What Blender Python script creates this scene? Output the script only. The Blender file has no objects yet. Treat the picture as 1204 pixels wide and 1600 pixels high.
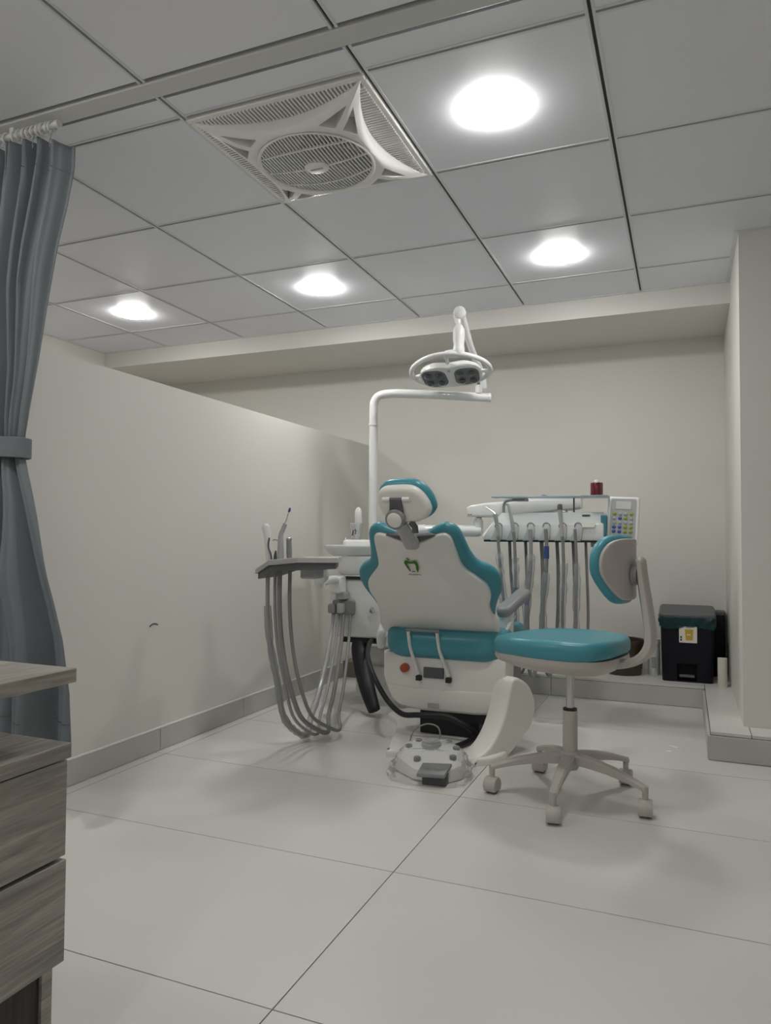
import bpy, bmesh, math, random
from mathutils import Vector, Matrix
random.seed(7)
SC = bpy.context.scene
COL = SC.collection

# ------------------------------------------------------------------ camera
FPX, YAW, PITCH, ROLL, CAMZ = 1141.25, -0.389675, 0.035659, 0.006942, 0.857
_f = Vector((math.sin(YAW)*math.cos(PITCH), math.cos(YAW)*math.cos(PITCH), math.sin(PITCH)))
_r = Vector((math.cos(YAW), -math.sin(YAW), 0)); _u = _r.cross(_f)
_r2 = _r*math.cos(ROLL) + _u*math.sin(ROLL); _u2 = _u*math.cos(ROLL) - _r*math.sin(ROLL)
cam = bpy.data.objects.new('camera', bpy.data.cameras.new('camera')); COL.objects.link(cam)
M = Matrix((_r2, _u2, -_f)).transposed().to_4x4(); M.translation = (0, 0, CAMZ)
cam.matrix_world = M
cam.data.sensor_fit = 'VERTICAL'; cam.data.sensor_height = 24.0; cam.data.lens = FPX/1600*24.0
cam.data.clip_start = 0.02
SC.camera = cam

# ------------------------------------------------------------------ world, light levels, exposure
w = bpy.data.worlds.new('room_world'); SC.world = w; w.use_nodes = True
w.node_tree.nodes['Background'].inputs[0].default_value = (0.5, 0.52, 0.55, 1)
w.node_tree.nodes['Background'].inputs[1].default_value = 0.02
LAMP_STRENGTH = 70.0
# ceiling downlights (x, y): four in view, the others further back in the same room
DOWNLIGHTS = [(-.514, 2.075), (-.516, 3.285), (-1.713, 3.28), (-2.91, 3.27)]
DOWNLIGHTS_BACK = [(-2.91, .27), (-1.71, .87), (-.514, -.93), (1.28, -1.1)]
vs = SC.view_settings
vs.view_transform = 'Standard'; vs.look = 'None'; vs.gamma = 1.0; vs.use_curve_mapping = False
vs.exposure = 0.42

# ------------------------------------------------------------------ materials
MATS = {}
def mat(name, col, rough=.5, metal=0., noise=0., nscale=8., bump=0., bscale=60., coat=0., emit=0., alpha=None, spec=None):
    m = bpy.data.materials.new(name); m.use_nodes = True; nt = m.node_tree
    b = nt.nodes['Principled BSDF']
    c = (*col, 1)
    b.inputs['Base Color'].default_value = c
    b.inputs['Roughness'].default_value = rough; b.inputs['Metallic'].default_value = metal
    if coat: b.inputs['Coat Weight'].default_value = coat; b.inputs['Coat Roughness'].default_value = .08
    if spec is not None: b.inputs['Specular IOR Level'].default_value = spec
    if emit:
        b.inputs['Emission Color'].default_value = c; b.inputs['Emission Strength'].default_value = emit
    tc = nt.nodes.new('ShaderNodeTexCoord')
    if noise:
        n = nt.nodes.new('ShaderNodeTexNoise'); n.inputs['Scale'].default_value = nscale; n.inputs['Detail'].default_value = 5
        r = nt.nodes.new('ShaderNodeMix'); r.data_type = 'RGBA'
        r.inputs[6].default_value = (*[x*(1-noise) for x in col], 1); r.inputs[7].default_value = (*[min(1, x*(1+noise)) for x in col], 1)
        nt.links.new(tc.outputs['Object'], n.inputs['Vector']); nt.links.new(n.outputs['Fac'], r.inputs[0]); nt.links.new(r.outputs[2], b.inputs['Base Color'])
    if bump:
        n2 = nt.nodes.new('ShaderNodeTexNoise'); n2.inputs['Scale'].default_value = bscale; n2.inputs['Detail'].default_value = 3
        bp = nt.nodes.new('ShaderNodeBump'); bp.inputs['Strength'].default_value = bump; bp.inputs['Distance'].default_value = .004
        nt.links.new(tc.outputs['Object'], n2.inputs['Vector']); nt.links.new(n2.outputs['Fac'], bp.inputs['Height']); nt.links.new(bp.outputs['Normal'], b.inputs['Normal'])
    MATS[name] = m
    return m

def film(name, col=(1, 1, 1), opacity=.18, rough=.12, ior=1.35):
    m = bpy.data.materials.new(name); m.use_nodes = True; nt = m.node_tree; nt.nodes.clear()
    o = nt.nodes.new('ShaderNodeOutputMaterial'); mx = nt.nodes.new('ShaderNodeMixShader'); t = nt.nodes.new('ShaderNodeBsdfTransparent')
    g = nt.nodes.new('ShaderNodeBsdfPrincipled'); g.inputs['Base Color'].default_value = (*col, 1); g.inputs['Roughness'].default_value = rough
    lw = nt.nodes.new('ShaderNodeFresnel'); lw.inputs[0].default_value = ior
    ad = nt.nodes.new('ShaderNodeMath'); ad.operation = 'ADD'; ad.inputs[1].default_value = opacity; ad.use_clamp = True
    t.inputs[0].default_value = (*[min(1, .6+.4*c) for c in col], 1)
    nt.links.new(lw.outputs[0], ad.inputs[0]); nt.links.new(ad.outputs[0], mx.inputs[0]); nt.links.new(t.outputs[0], mx.inputs[1]); nt.links.new(g.outputs[0], mx.inputs[2]); nt.links.new(mx.outputs[0], o.inputs[0])
    MATS[name] = m
    return m

def emitter(name, col, strength):
    m = bpy.data.materials.new(name); m.use_nodes = True; nt = m.node_tree; nt.nodes.clear()
    o = nt.nodes.new('ShaderNodeOutputMaterial'); e = nt.nodes.new('ShaderNodeEmission')
    e.inputs[0].default_value = (*col, 1); e.inputs[1].default_value = strength
    nt.links.new(e.outputs[0], o.inputs[0]); MATS[name] = m
    return m

def wood(name, c1, c2, scale=(30, 2.2, 30)):
    m = bpy.data.materials.new(name); m.use_nodes = True; nt = m.node_tree; b = nt.nodes['Principled BSDF']
    tc = nt.nodes.new('ShaderNodeTexCoord'); mp = nt.nodes.new('ShaderNodeMapping'); mp.inputs['Scale'].default_value = scale; mp.inputs['Rotation'].default_value = (.12, 0, .06)
    n = nt.nodes.new('ShaderNodeTexNoise'); n.inputs['Scale'].default_value = 1.6; n.inputs['Detail'].default_value = 8; n.inputs['Distortion'].default_value = 1.1
    rp = nt.nodes.new('ShaderNodeValToRGB'); rp.color_ramp.elements[0].position = .33; rp.color_ramp.elements[1].position = .68
    rp.color_ramp.elements[0].color = (*c1, 1); rp.color_ramp.elements[1].color = (*c2, 1)
    n2 = nt.nodes.new('ShaderNodeTexNoise'); n2.inputs['Scale'].default_value = 7; n2.inputs['Detail'].default_value = 4
    mx = nt.nodes.new('ShaderNodeMix'); mx.data_type = 'RGBA'; mx.blend_type = 'MULTIPLY'; mx.inputs[0].default_value = .45
    l = nt.links.new
    l(tc.outputs['Object'], mp.inputs[0]); l(mp.outputs[0], n.inputs['Vector']); l(mp.outputs[0], n2.inputs['Vector']); l(n.outputs['Fac'], rp.inputs[0])
    l(rp.outputs[0], mx.inputs[6]); l(n2.outputs['Fac'], mx.inputs[7]); l(mx.outputs[2], b.inputs['Base Color']); b.inputs['Roughness'].default_value = .45
    bp = nt.nodes.new('ShaderNodeBump'); bp.inputs['Strength'].default_value = .12; bp.inputs['Distance'].default_value = .002
    l(n.outputs['Fac'], bp.inputs['Height']); l(bp.outputs[0], b.inputs['Normal']); MATS[name] = m
    return m

mat('wall_paint', (.74, .725, .68), .55, noise=.015, nscale=2, bump=.05, bscale=160)
mat('beam_paint', (.74, .725, .68), .6, noise=.015, nscale=2)
mat('floor_tile', (.675, .66, .63), .34, noise=.06, nscale=2.2, bump=.015, bscale=40)
mat('skirting_tile', (.52, .515, .50), .4, noise=.06, nscale=5)
mat('grout', (.17, .155, .13), .9)
mat('ceiling_panel', (.83, .845, .905), .42, noise=.02, nscale=5, bump=.10, bscale=38)
mat('grid_metal', (.72, .73, .75), .4)
mat('grid_slot', (.05, .052, .058), .6)
mat('channel_metal', (.62, .63, .62), .35)
mat('white_plastic', (.78, .78, .76), .28, coat=.2)
mat('white_gloss', (.80, .80, .79), .18, coat=.5)
mat('shell_grey', (.80, .78, .74), .36)
mat('cradle_grey', (.50, .53, .52), .4)  # slight green tint stands for reflections, put into the base colour
mat('stool_grey', (.50, .47, .435), .42)
mat('teal_vinyl', (.058, .272, .330), .36, bump=.03, bscale=140)
mat('dark_grey', (.10, .10, .11), .45)
mat('mid_grey', (.25, .25, .26), .42)
mat('light_grey', (.42, .42, .42), .4)
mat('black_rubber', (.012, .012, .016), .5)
mat('chrome', (.62, .62, .63), .22, metal=1.)
mat('hose_grey', (.24, .24, .235), .5)
mat('hose_pale', (.34, .34, .335), .45)
mat('blue_tape', (.04, .08, .24), .4)
mat('red_plastic', (.42, .06, .02), .3, coat=.3)
mat('red_bottle', (.12, .006, .012), .18, coat=.5)
mat('curtain_cloth', (.165, .187, .202), .8, noise=.05, nscale=40, bump=.12, bscale=500)
mat('bin_black', (.008, .008, .014), .55, noise=.1, nscale=20, spec=.2)
mat('bucket_olive', (.055, .046, .022), .4)
mat('bucket_rim', (.06, .03, .025), .4)
mat('paper_white', (.72, .70, .62), .7)
mat('scrap_white', (.93, .93, .92), .5)
mat('label_yellow', (.50, .34, .03), .5)
mat('logo_green', (.04, .16, .005), .5)
mat('print_dark', (.03, .03, .03), .6)
mat('screen_grey', (.60, .61, .58), .3)
mat('button_green', (.26, .33, .02), .4)
mat('button_blue', (.04, .10, .38), .4)
mat('button_grey', (.40, .42, .42), .4)
mat('led_lens', (.06, .07, .08), .08, coat=.8)
mat('led_panel', (.16, .17, .185), .25)
mat('cup_card', (.70, .69, .66), .5)
mat('fan_white', (.86, .855, .84), .38)
mat('fan_inside', (.62, .60, .58), .6)
mat('drum_inside', (.40, .385, .37), .6)  # darker than fan_inside: shade of the grille gaps put into the colour
mat('fan_motor', (.05, .052, .08), .4)
film('clear_film', (.95, .95, .95), .0, .06, 1.18)
film('sleeve_film', (.85, .86, .87), .20, .15)
film('teal_bag', (.03, .11, .115), .40, .2)
film('glass_tray', (.55, .66, .68), .30, .05)
emitter('lamp_glow', (1., .985, .95), LAMP_STRENGTH)
wood('oak_grey', (.28, .258, .228), (.54, .505, .455), (42, 2.6, 42))
wood('dark_wood', (.02, .016, .013), (.05, .042, .036), (60, 60, 3))

# ------------------------------------------------------------------ mesh helpers
def V(*a): return Vector(a)
def catmull(p, n=6, closed=False):
    p = [Vector(q) for q in p]; N = len(p); out = []
    for i in range(N if closed else N-1):
        if closed: a, b, c, d = p[(i-1) % N], p[i], p[(i+1) % N], p[(i+2) % N]
        else: a, b, c, d = p[max(i-1, 0)], p[i], p[i+1], p[min(i+2, N-1)]
        for k in range(n):
            t = k/n
            out.append(.5*((2*b)+(c-a)*t+(2*a-5*b+4*c-d)*t*t+(3*b-a-3*c+d)*t**3))
    if not closed: out.append(p[-1].copy())
    return out

ROOT = {}
class MB:
    def __init__(s): s.v = []; s.f = []
    def box(s, x0, x1, y0, y1, z0, z1):
        i = len(s.v)
        s.v += [V(x, y, z) for z in (z0, z1) for y in (y0, y1) for x in (x0, x1)]
        s.f += [tuple(i+k for k in q) for q in ((0, 2, 3, 1), (4, 5, 7, 6), (0, 1, 5, 4), (2, 6, 7, 3), (0, 4, 6, 2), (1, 3, 7, 5))]
        return s
    def obox(s, c, ax, ay, az):
        i = len(s.v); c, ax, ay, az = Vector(c), Vector(ax), Vector(ay), Vector(az)
        s.v += [c+ax*a+ay*b+az*d for d in (-1, 1) for b in (-1, 1) for a in (-1, 1)]
        s.f += [tuple(i+k for k in q) for q in ((0, 2, 3, 1), (4, 5, 7, 6), (0, 1, 5, 4), (2, 6, 7, 3), (0, 4, 6, 2), (1, 3, 7, 5))]
        return s
    def rings(s, rings, closed_ring=True, cap=True, loop=False):
        i = len(s.v); n = len(rings[0])
        for r in rings: s.v += [Vector(q) for q in r]
        m = len(rings)
        for a in range(m if loop else m-1):
            b = (a+1) % m
            for k in range(n if closed_ring else n-1):
                k2 = (k+1) % n
                s.f.append((i+a*n+k, i+a*n+k2, i+b*n+k2, i+b*n+k))
        if cap and not loop:
            s.f.append(tuple(i+k for k in reversed(range(n)))); s.f.append(tuple(i+(m-1)*n+k for k in range(n)))
        return s
    def tube(s, pts, r, n=10, closed=False, flat=1., up=None):
        pts = [Vector(p) for p in pts]; N = len(pts)
        rr = r if isinstance(r, (list, tuple)) else [r]*N
        if len(rr) != N: rr = [rr[min(int(k/(N-1)*(len(rr)-1)), len(rr)-2)]*(1-(k/(N-1)*(len(rr)-1)-min(int(k/(N-1)*(len(rr)-1)), len(rr)-2)))+rr[min(int(k/(N-1)*(len(rr)-1)), len(rr)-2)+1]*(k/(N-1)*(len(rr)-1)-min(int(k/(N-1)*(len(rr)-1)), len(rr)-2)) for k in range(N)]
        rings = []; nrm = None
        for k in range(N):
            if closed: t = pts[(k+1) % N]-pts[(k-1) % N]
            else: t = pts[min(k+1, N-1)]-pts[max(k-1, 0)]
            t = t.normalized() if t.length > 1e-9 else V(0, 0, 1)
            if nrm is None:
                ref = Vector(up) if up else (V(0, 0, 1) if abs(t.z) < .9 else V(1, 0, 0))
                nrm = (ref-t*ref.dot(t)).normalized()
            else:
                nrm = (nrm-t*nrm.dot(t)).normalized()
            bn = t.cross(nrm)
            rings.append([pts[k]+(nrm*math.cos(a)*flat+bn*math.sin(a))*rr[k] for a in [2*math.pi*j/n for j in range(n)]])
        return s.rings(rings, loop=closed)
    def lathe(s, o, prof, axis=(0, 0, 1), n=24, sx=1., sy=1.):
        o = Vector(o); ax = Vector(axis).normalized()
        ref = V(1, 0, 0) if abs(ax.x) < .9 else V(0, 1, 0)
        u = (ref-ax*ref.dot(ax)).normalized(); v = ax.cross(u)
        annular = prof[0][0] > .0015 and prof[-1][0] > .0015
        if annular and prof[0] == prof[-1]: prof = prof[:-1]
        return s.rings([[o+ax*h+(u*math.cos(a)*sx+v*math.sin(a)*sy)*max(r, 1e-4) for a in [2*math.pi*j/n for j in range(n)]] for r, h in prof], loop=annular)
    def slab(s, outline, P0, U, W, d0, d1, rnd=0., steps=3, rnd0=None, warp=None):
        """outline (u,w) in plane P0,U,W extruded along U x W from d0 to d1 with rounded rims"""
        P0 = Vector(P0); U = Vector(U).normalized(); W = Vector(W).normalized(); N = U.cross(W)
        p = [Vector((q[0], q[1])) for q in outline]; n = len(p)
        area = sum(p[k].x*p[(k+1) % n].y-p[(k+1) % n].x*p[k].y for k in range(n))
        if area < 0: p.reverse()
        nr = []
        for k in range(n):
            a = (p[k]-p[k-1]); b = (p[(k+1) % n]-p[k]); a = a.normalized() if a.length else a; b = b.normalized() if b.length else b
            t = a+b
            t = t.normalized() if t.length > 1e-6 else a
            nr.append(Vector((-t.y, t.x)))
        if rnd0 is None: rnd0 = rnd
        lev = []
        if rnd0:
            for k in range(steps+1):
                a = math.pi/2*k/steps; lev.append((d0+rnd0*(1-math.sin(a)), rnd0*(1-math.cos(a)) if False else rnd0*(1-math.sin(math.pi/2-(math.pi/2-a))) if False else rnd0*math.cos(a) if False else None))
            lev = [(d0+rnd0*(1-math.cos(math.pi/2*k/steps)), rnd0*(1-math.sin(math.pi/2*k/steps))) for k in range(steps+1)]
        else: lev = [(d0, 0)]
        if rnd: lev += [(d1-rnd*(1-math.cos(math.pi/2*k/steps)), rnd*(1-math.sin(math.pi/2*k/steps))) for k in range(steps, -1, -1)]
        else: lev += [(d1, 0)]
        rings = []
        for d, ins in lev:
            ring = []
            for k in range(n):
                q = p[k]+nr[k]*ins
                pt = (q.x, q.y, d)
                if warp: pt = warp(*pt)
                ring.append(P0+U*pt[0]+W*pt[1]+N*pt[2])
            rings.append(ring)
        return s.rings(rings)
    def mesh(s, name, off=(0, 0, 0)):
        me = bpy.data.meshes.new(name); off = Vector(off)
        me.from_pydata([tuple(q-off) for q in s.v], [], s.f)
        bm = bmesh.new(); bm.from_mesh(me); bmesh.ops.recalc_face_normals(bm, faces=bm.faces); bm.to_mesh(me); bm.free()
        return me
    def build(s, name, m, parent=None, smooth=True, bevel=0., local=False, angle=40, label=None, kind=None, seg=2):
        if parent is not None:
            off = V(0, 0, 0) if local else ROOT[parent.name]
        else:
            xs = [q.x for q in s.v]; ys = [q.y for q in s.v]; zs = [q.z for q in s.v]
            off = V((min(xs)+max(xs))/2, (min(ys)+max(ys))/2, min(zs))
        me = s.mesh(name, off); ms = m if isinstance(m, (list, tuple)) else [m]
        for k in ms: me.materials.append(MATS[k])
        o = bpy.data.objects.new(name, me); COL.objects.link(o)
        if smooth:
            me.shade_smooth(); me.set_sharp_from_angle(angle=math.radians(angle))
        if bevel:
            b = o.modifiers.new('bevel', 'BEVEL'); b.width = bevel; b.segments = seg; b.limit_method = 'ANGLE'; b.angle_limit = math.radians(35)
        if parent is not None:
            o.parent = parent; ROOT[o.name] = off
        else:
            o.location = off; ROOT[o.name] = off
        if label: o['label'] = label
        if kind: o['kind'] = kind
        return o
def tag(o, label, cat, group=None, kind=None):
    o['label'] = label; o['category'] = cat
    if group: o['group'] = group
    if kind: o['kind'] = kind
    return o
def thing(name, label, cat, loc=(0, 0, 0), rz=0., group=None):
    o = bpy.data.objects.new(name, None); COL.objects.link(o); o.empty_display_size = .1
    o.location = loc; o.rotation_euler = (0, 0, rz); ROOT[o.name] = Vector(loc)
    return tag(o, label, cat, group)
def struct(name, mb, m, label, bevel=0.):
    o = mb.build(name, m, None, smooth=False, bevel=bevel); o['kind'] = 'structure'; o['label'] = label
    return o
def circ(r, n=24, cx=0, cy=0, sy=1.): return [(cx+r*math.cos(2*math.pi*k/n), cy+r*sy*math.sin(2*math.pi*k/n)) for k in range(n)]
def rrect(x0, x1, y0, y1, r, n=5):
    o = []
    for cx, cy, a0 in ((x1-r, y1-r, 0), (x0+r, y1-r, 90), (x0+r, y0+r, 180), (x1-r, y0+r, 270)):
        for k in range(n+1):
            a = math.radians(a0+90*k/n); o.append((cx+r*math.cos(a), cy+r*math.sin(a)))
    return o
def boolean_cut(o, cutter):
    c = cutter.build('cutter_tmp', 'dark_grey', None, smooth=False); c.location = c.location-Vector(o.location) if o.parent is None else c.location-ROOT[o.name]
    # both meshes are brought into the frame of o's mesh
    c.parent = None
    ob = bpy.data.objects.new('tmp_base', o.data); COL.objects.link(ob)
    md = ob.modifiers.new('cut', 'BOOLEAN'); md.operation = 'DIFFERENCE'; md.object = c; md.solver = 'EXACT'
    bpy.context.view_layer.update()
    ev = ob.evaluated_get(bpy.context.evaluated_depsgraph_get())
    me = bpy.data.meshes.new_from_object(ev)
    bpy.data.objects.remove(ob); cm = c.data; bpy.data.objects.remove(c); bpy.data.meshes.remove(cm)
    o.data = me

# ------------------------------------------------------------------ setting: sizes
HC = 2.131                     # ceiling panel height
XL, XP, XR, XROOM = -3.74, -1.965, .21, 2.6
YB, YBEAM, YCOL, YREAR = 4.55, 3.93, 3.30, -2.2
PH = .108                      # platform height
GX, GY = -1.404, 1.779

# floor: grout bed and separate tiles
floor = struct('floor', MB().box(XL-.1, XROOM+.1, YREAR-.1, YB+.1, -.08, -.003), 'grout', 'pale grey large format floor tiles with thin dark joints')
tile_cache = {}
def tile_mesh(w_, d_, h_, m, nm, bev=.0012):
    k = (round(w_, 4), round(d_, 4), round(h_, 4), m)
    if k not in tile_cache:
        me = MB().box(-w_/2, w_/2, -d_/2, d_/2, 0, h_).mesh(nm); me.materials.append(MATS[m]); tile_cache[k] = me
    return tile_cache[k]
def place(name, me, loc, parent, rz=0):
    o = bpy.data.objects.new(name, me); COL.objects.link(o); o.parent = parent; o.location = Vector(loc)-ROOT[parent.name]; o.rotation_euler.z = rz
    return o
G = .0030
xj = [XL, -3.10, -1.905, -.70, .50, 1.70, XROOM]
yj = [YREAR]+[1.775-.595*k for k in range(6, 0, -1)]+[1.775+.595*k for k in range(0, 5)]+[YB]
for a, b in zip(xj[:-1], xj[1:]):
    for c, d in zip(yj[:-1], yj[1:]):
        segs = [(a, b)]
        for x0, x1 in segs:
            place('floor_tile', tile_mesh(x1-x0-G, d-c-G, .012, 'floor_tile', 'floor_tile'), ((x0+x1)/2, (c+d)/2, -.012), floor)

# raised step along the back and right
plat = MB()
out = [(XP, 4.10), (.085, 4.10), (.085, 3.16), (XROOM, 3.16), (XROOM, YB), (XP, YB)]
plat.slab(out, (0, 0, 0), (1, 0, 0), (0, 1, 0), .0, PH-.012)
step = struct('floor_step', plat, 'grout', 'low tiled step along the back and right walls')
for a, b in ((XP+.1, -1.29), (-1.29, -.69), (-.69, .085)):
    place('step_tile', tile_mesh(b-a-G, YB-4.10-G, .012, 'floor_tile', 'step_tile'), ((a+b)/2, (4.10+YB)/2, PH-.012), step)
    place('step_riser', tile_mesh(b-a-G, .010, PH-.016, 'skirting_tile', 'step_riser'), ((a+b)/2, 4.094, .002), step)
for a, b in ((3.16, 3.77), (3.77, YB)):
    place('step_tile', tile_mesh(XR+.02-.085-G, b-a-G, .012, 'floor_tile', 'step_tile'), ((.085+XR+.02)/2, (a+b)/2, PH-.012), step)
place('step_riser', tile_mesh(.010, .94-G, PH-.016, 'skirting_tile', 'step_riser'), (.079, 3.63, .002), step)
for a, b in ((.23, .83), (.83, 1.43), (1.43, 2.6)):
    place('step_tile', tile_mesh(b-a-G, .14-G, .012, 'floor_tile', 'step_tile'), ((a+b)/2, 3.23, PH-.012), step)
for a, b in ((.075, .685), (.685, 1.285), (1.285, 2.6)):
    place('step_riser', tile_mesh(b-a-G, .010, PH-.016, 'skirting_tile', 'step_riser'), ((a+b)/2, 3.154, .002), step)

# walls
struct('wall_back', MB().box(XL-.1, XROOM+.1, YB, YB+.1, -.05, 2.4), 'wall_paint', 'plain off-white painted back wall')
struct('wall_left', MB().box(XL-.1, XL, YREAR-.1, YB+.1, -.05, 2.4), 'wall_paint', 'off-white wall beyond the low partition')
wp = struct('wall_partition', MB().box(XP-.10, XP, 1.70, YB, 0, 1.478), 'wall_paint', 'low off-white partition wall beside the dental chair')
struct('wall_column', MB().box(XR, XROOM+.1, YCOL, YB, PH-.004, 2.4), 'wall_paint', 'off-white wall corner standing on the tiled step')
struct('wall_right', MB().box(XROOM, XROOM+.1, YREAR-.1, YCOL, -.05, 2.4), 'wall_paint', 'off-white side wall')
struct('wall_rear', MB().box(XL-.1, XROOM+.1, YREAR-.1, YREAR, -.05, 2.4), 'wall_paint', 'off-white wall behind the viewer')
struct('wall_beam', MB().box(XL, XR, YBEAM, YB, 2.026, 2.4), 'beam_paint', 'off-white boxed beam under the ceiling edge at the back wall')
sc_ = MB().tube(catmull([(XP+.001, 2.335, .500), (XP+.0015, 2.35, .508), (XP+.0015, 2.368, .508), (XP+.001, 2.383, .502)], 4), .0022, 6).build('wall_scuff', 'print_dark', wp, label='small dark scuff mark')

# baseboard on partition: separate tiles with pale top bead
bb = struct('baseboard_left', MB().box(XP-.001, XP+.004, 1.70, 4.10, .001, .092), 'grout', 'grey tile skirting along the partition wall')
ys = [1.71, 2.398, 2.996, 3.59, 4.095]
for a, b in zip(ys[:-1], ys[1:]):
    place('skirting_tile', tile_mesh(.010, b-a-G, .084, 'skirting_tile', 'skirting_tile'), (XP+.006, (a+b)/2, .002), bb)
MB().box(XP, XP+.0112, 1.71, 4.095, .0862, .094).build('top_bead', 'white_plastic', bb, bevel=.002)

# ------------------------------------------------------------------ ceiling: slab, grid bars, panels
ceil = struct('ceiling', MB().box(XL-.1, XROOM+.1, YREAR-.1, YB+.1, 2.34, 2.44), 'grid_slot', 'suspended ceiling of pale grey square panels in a dark-lined metal grid')
gxs = [XL]+[GX+.6*k for k in range(-3, 7)]+[XROOM]
near = [YREAR]+[1.596-.6*k for k in range(6, 0, -1)]+[1.596]
far = [1.667]+[GY+.6*k for k in range(0, 4)]+[YBEAM]
FAN = (GX, GX+.6, GY, GY+.6)
def panel(a, b, c, d):
    if abs(a-FAN[0]) < .01 and abs(c-FAN[2]) < .01: return
    g = .0115
    w_, d_ = b-a-2*g, d-c-2*g
    k = ('p', round(w_, 4), round(d_, 4))
    if k not in tile_cache:
        me = MB().box(-w_/2, w_/2, -d_/2, d_/2, 0, .012).mesh('ceiling_panel'); me.materials.append(MATS['ceiling_panel']); tile_cache[k] = me
    place('ceiling_panel', tile_cache[k], ((a+b)/2, (c+d)/2, HC), ceil)
for a, b in zip(gxs[:-1], gxs[1:]):
    for c, d in zip(near[:-1], near[1:]): panel(a, b, c, d)
    for c, d in zip(far[:-1], far[1:]):
        if d > YCOL and b > XR:
            if a < XR:
                if c < YCOL:
                    g = .0115; L_ = [(a+g, c+g), (b-g, c+g), (b-g, YCOL-.006), (XR-.006, YCOL-.006), (XR-.006, d-g), (a+g, d-g)]
                    MB().slab(L_, (0, 0, HC), (1, 0, 0), (0, 1, 0), 0, .012).build('ceiling_panel', 'ceiling_panel', ceil, smooth=False)
                else: panel(a, XR, c, d)
            elif c < YCOL: panel(a, b, c, YCOL)
            continue
        panel(a, b, c, d)
def bar(x0, x1, y0, y1, along):
    """T bar: two pale flanges either side of a recessed dark slot"""
    for s in (-1, 1):
        m = MB(); z0, z1 = HC-.0015, HC+.012
        if along == 'x': m.box(x0, x1, y0+(.0045 if s > 0 else -.0125), y0+(.0125 if s > 0 else -.0045), z0, z1)
        else: m.box(x0+(.0045 if s > 0 else -.0125), x0+(.0125 if s > 0 else -.0045), y0, y1, z0, z1)
        m.build('grid_bar_flange', 'grid_metal', ceil, smooth=False)
    m = MB()
    if along == 'x': m.box(x0, x1, y0-.0045, y0+.0045, HC+.006, HC+.022)
    else: m.box(x0-.0045, x0+.0045, y0, y1, HC+.006, HC+.022)
    m.build('grid_bar_slot', 'grid_slot', ceil, smooth=False)
for x in gxs[1:-1]:
    bar(x, x, 1.667, YBEAM if x < XR else YCOL, 'y'); bar(x, x, YREAR, 1.596, 'y')
for ylist in (far[1:-1], near[1:-1]):
    for y in ylist:
        for a, b in zip(gxs[:-1], gxs[1:]):
            if y > YCOL:
                if a > XR: continue
                b = min(b, XR)
            bar(a+(.0125 if a > XL else 0), b-.0125, y, y, 'x')
# wall angles
for nm, m in (('back', MB().box(XL, XR, YBEAM-.018, YBEAM, HC-.003, HC+.02)), ('left', MB().box(XL, XL+.018, YREAR, YBEAM-.018, HC-.003, HC+.02)),
              ('column', MB().box(XR-.018, XR, YCOL, YBEAM-.018, HC-.003, HC+.02)), ('column_face', MB().box(XR-.018, XROOM, YCOL-.018, YCOL, HC-.003, HC+.02))):
    m.build('wall_angle', 'grid_metal', ceil, smooth=False)
# pale channel crossing the ceiling above the curtain
ch = MB().box(XL, XROOM, 1.598, 1.661, HC-.006, HC+.03).build('ceiling_channel', 'channel_metal', ceil, bevel=.003)
MB().box(XL, XROOM, 1.661, 1.669, HC+.004, HC+.03).build('channel_slot', 'grid_slot', ceil, smooth=False)

# ------------------------------------------------------------------ downlights
def downlight(x, y, label, group=None):
    t = thing('downlight', label, 'light', (x, y, HC-.018), 0, group)
    MB().lathe((x, y, HC), [(.0862, .002), (.091, .002), (.091, -.001), (.090, -.0016), (.0862, -.0016), (.0862, .002)], n=40).build('trim_ring', 'white_plastic', t)
    MB().lathe((x, y, HC), [(.0, .001), (.0860, .001), (.0860, -.006), (.081, -.012), (.068, -.016), (.04, -.0175), (.0, -.018)], n=40).build('diffuser', 'lamp_glow', t)
    return t
for (x, y), lb in zip(DOWNLIGHTS, ('round glowing ceiling downlight beside the square ceiling fan', 'round glowing ceiling downlight near the right wall corner and beam',
                                  'round glowing ceiling downlight between the fan and the back beam', 'round glowing ceiling downlight beyond the low partition wall')):
    downlight(x, y, lb)
for x, y in DOWNLIGHTS_BACK: downlight(x, y, 'round ceiling downlight in the near part of the room', 'near ceiling downlights')

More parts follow.
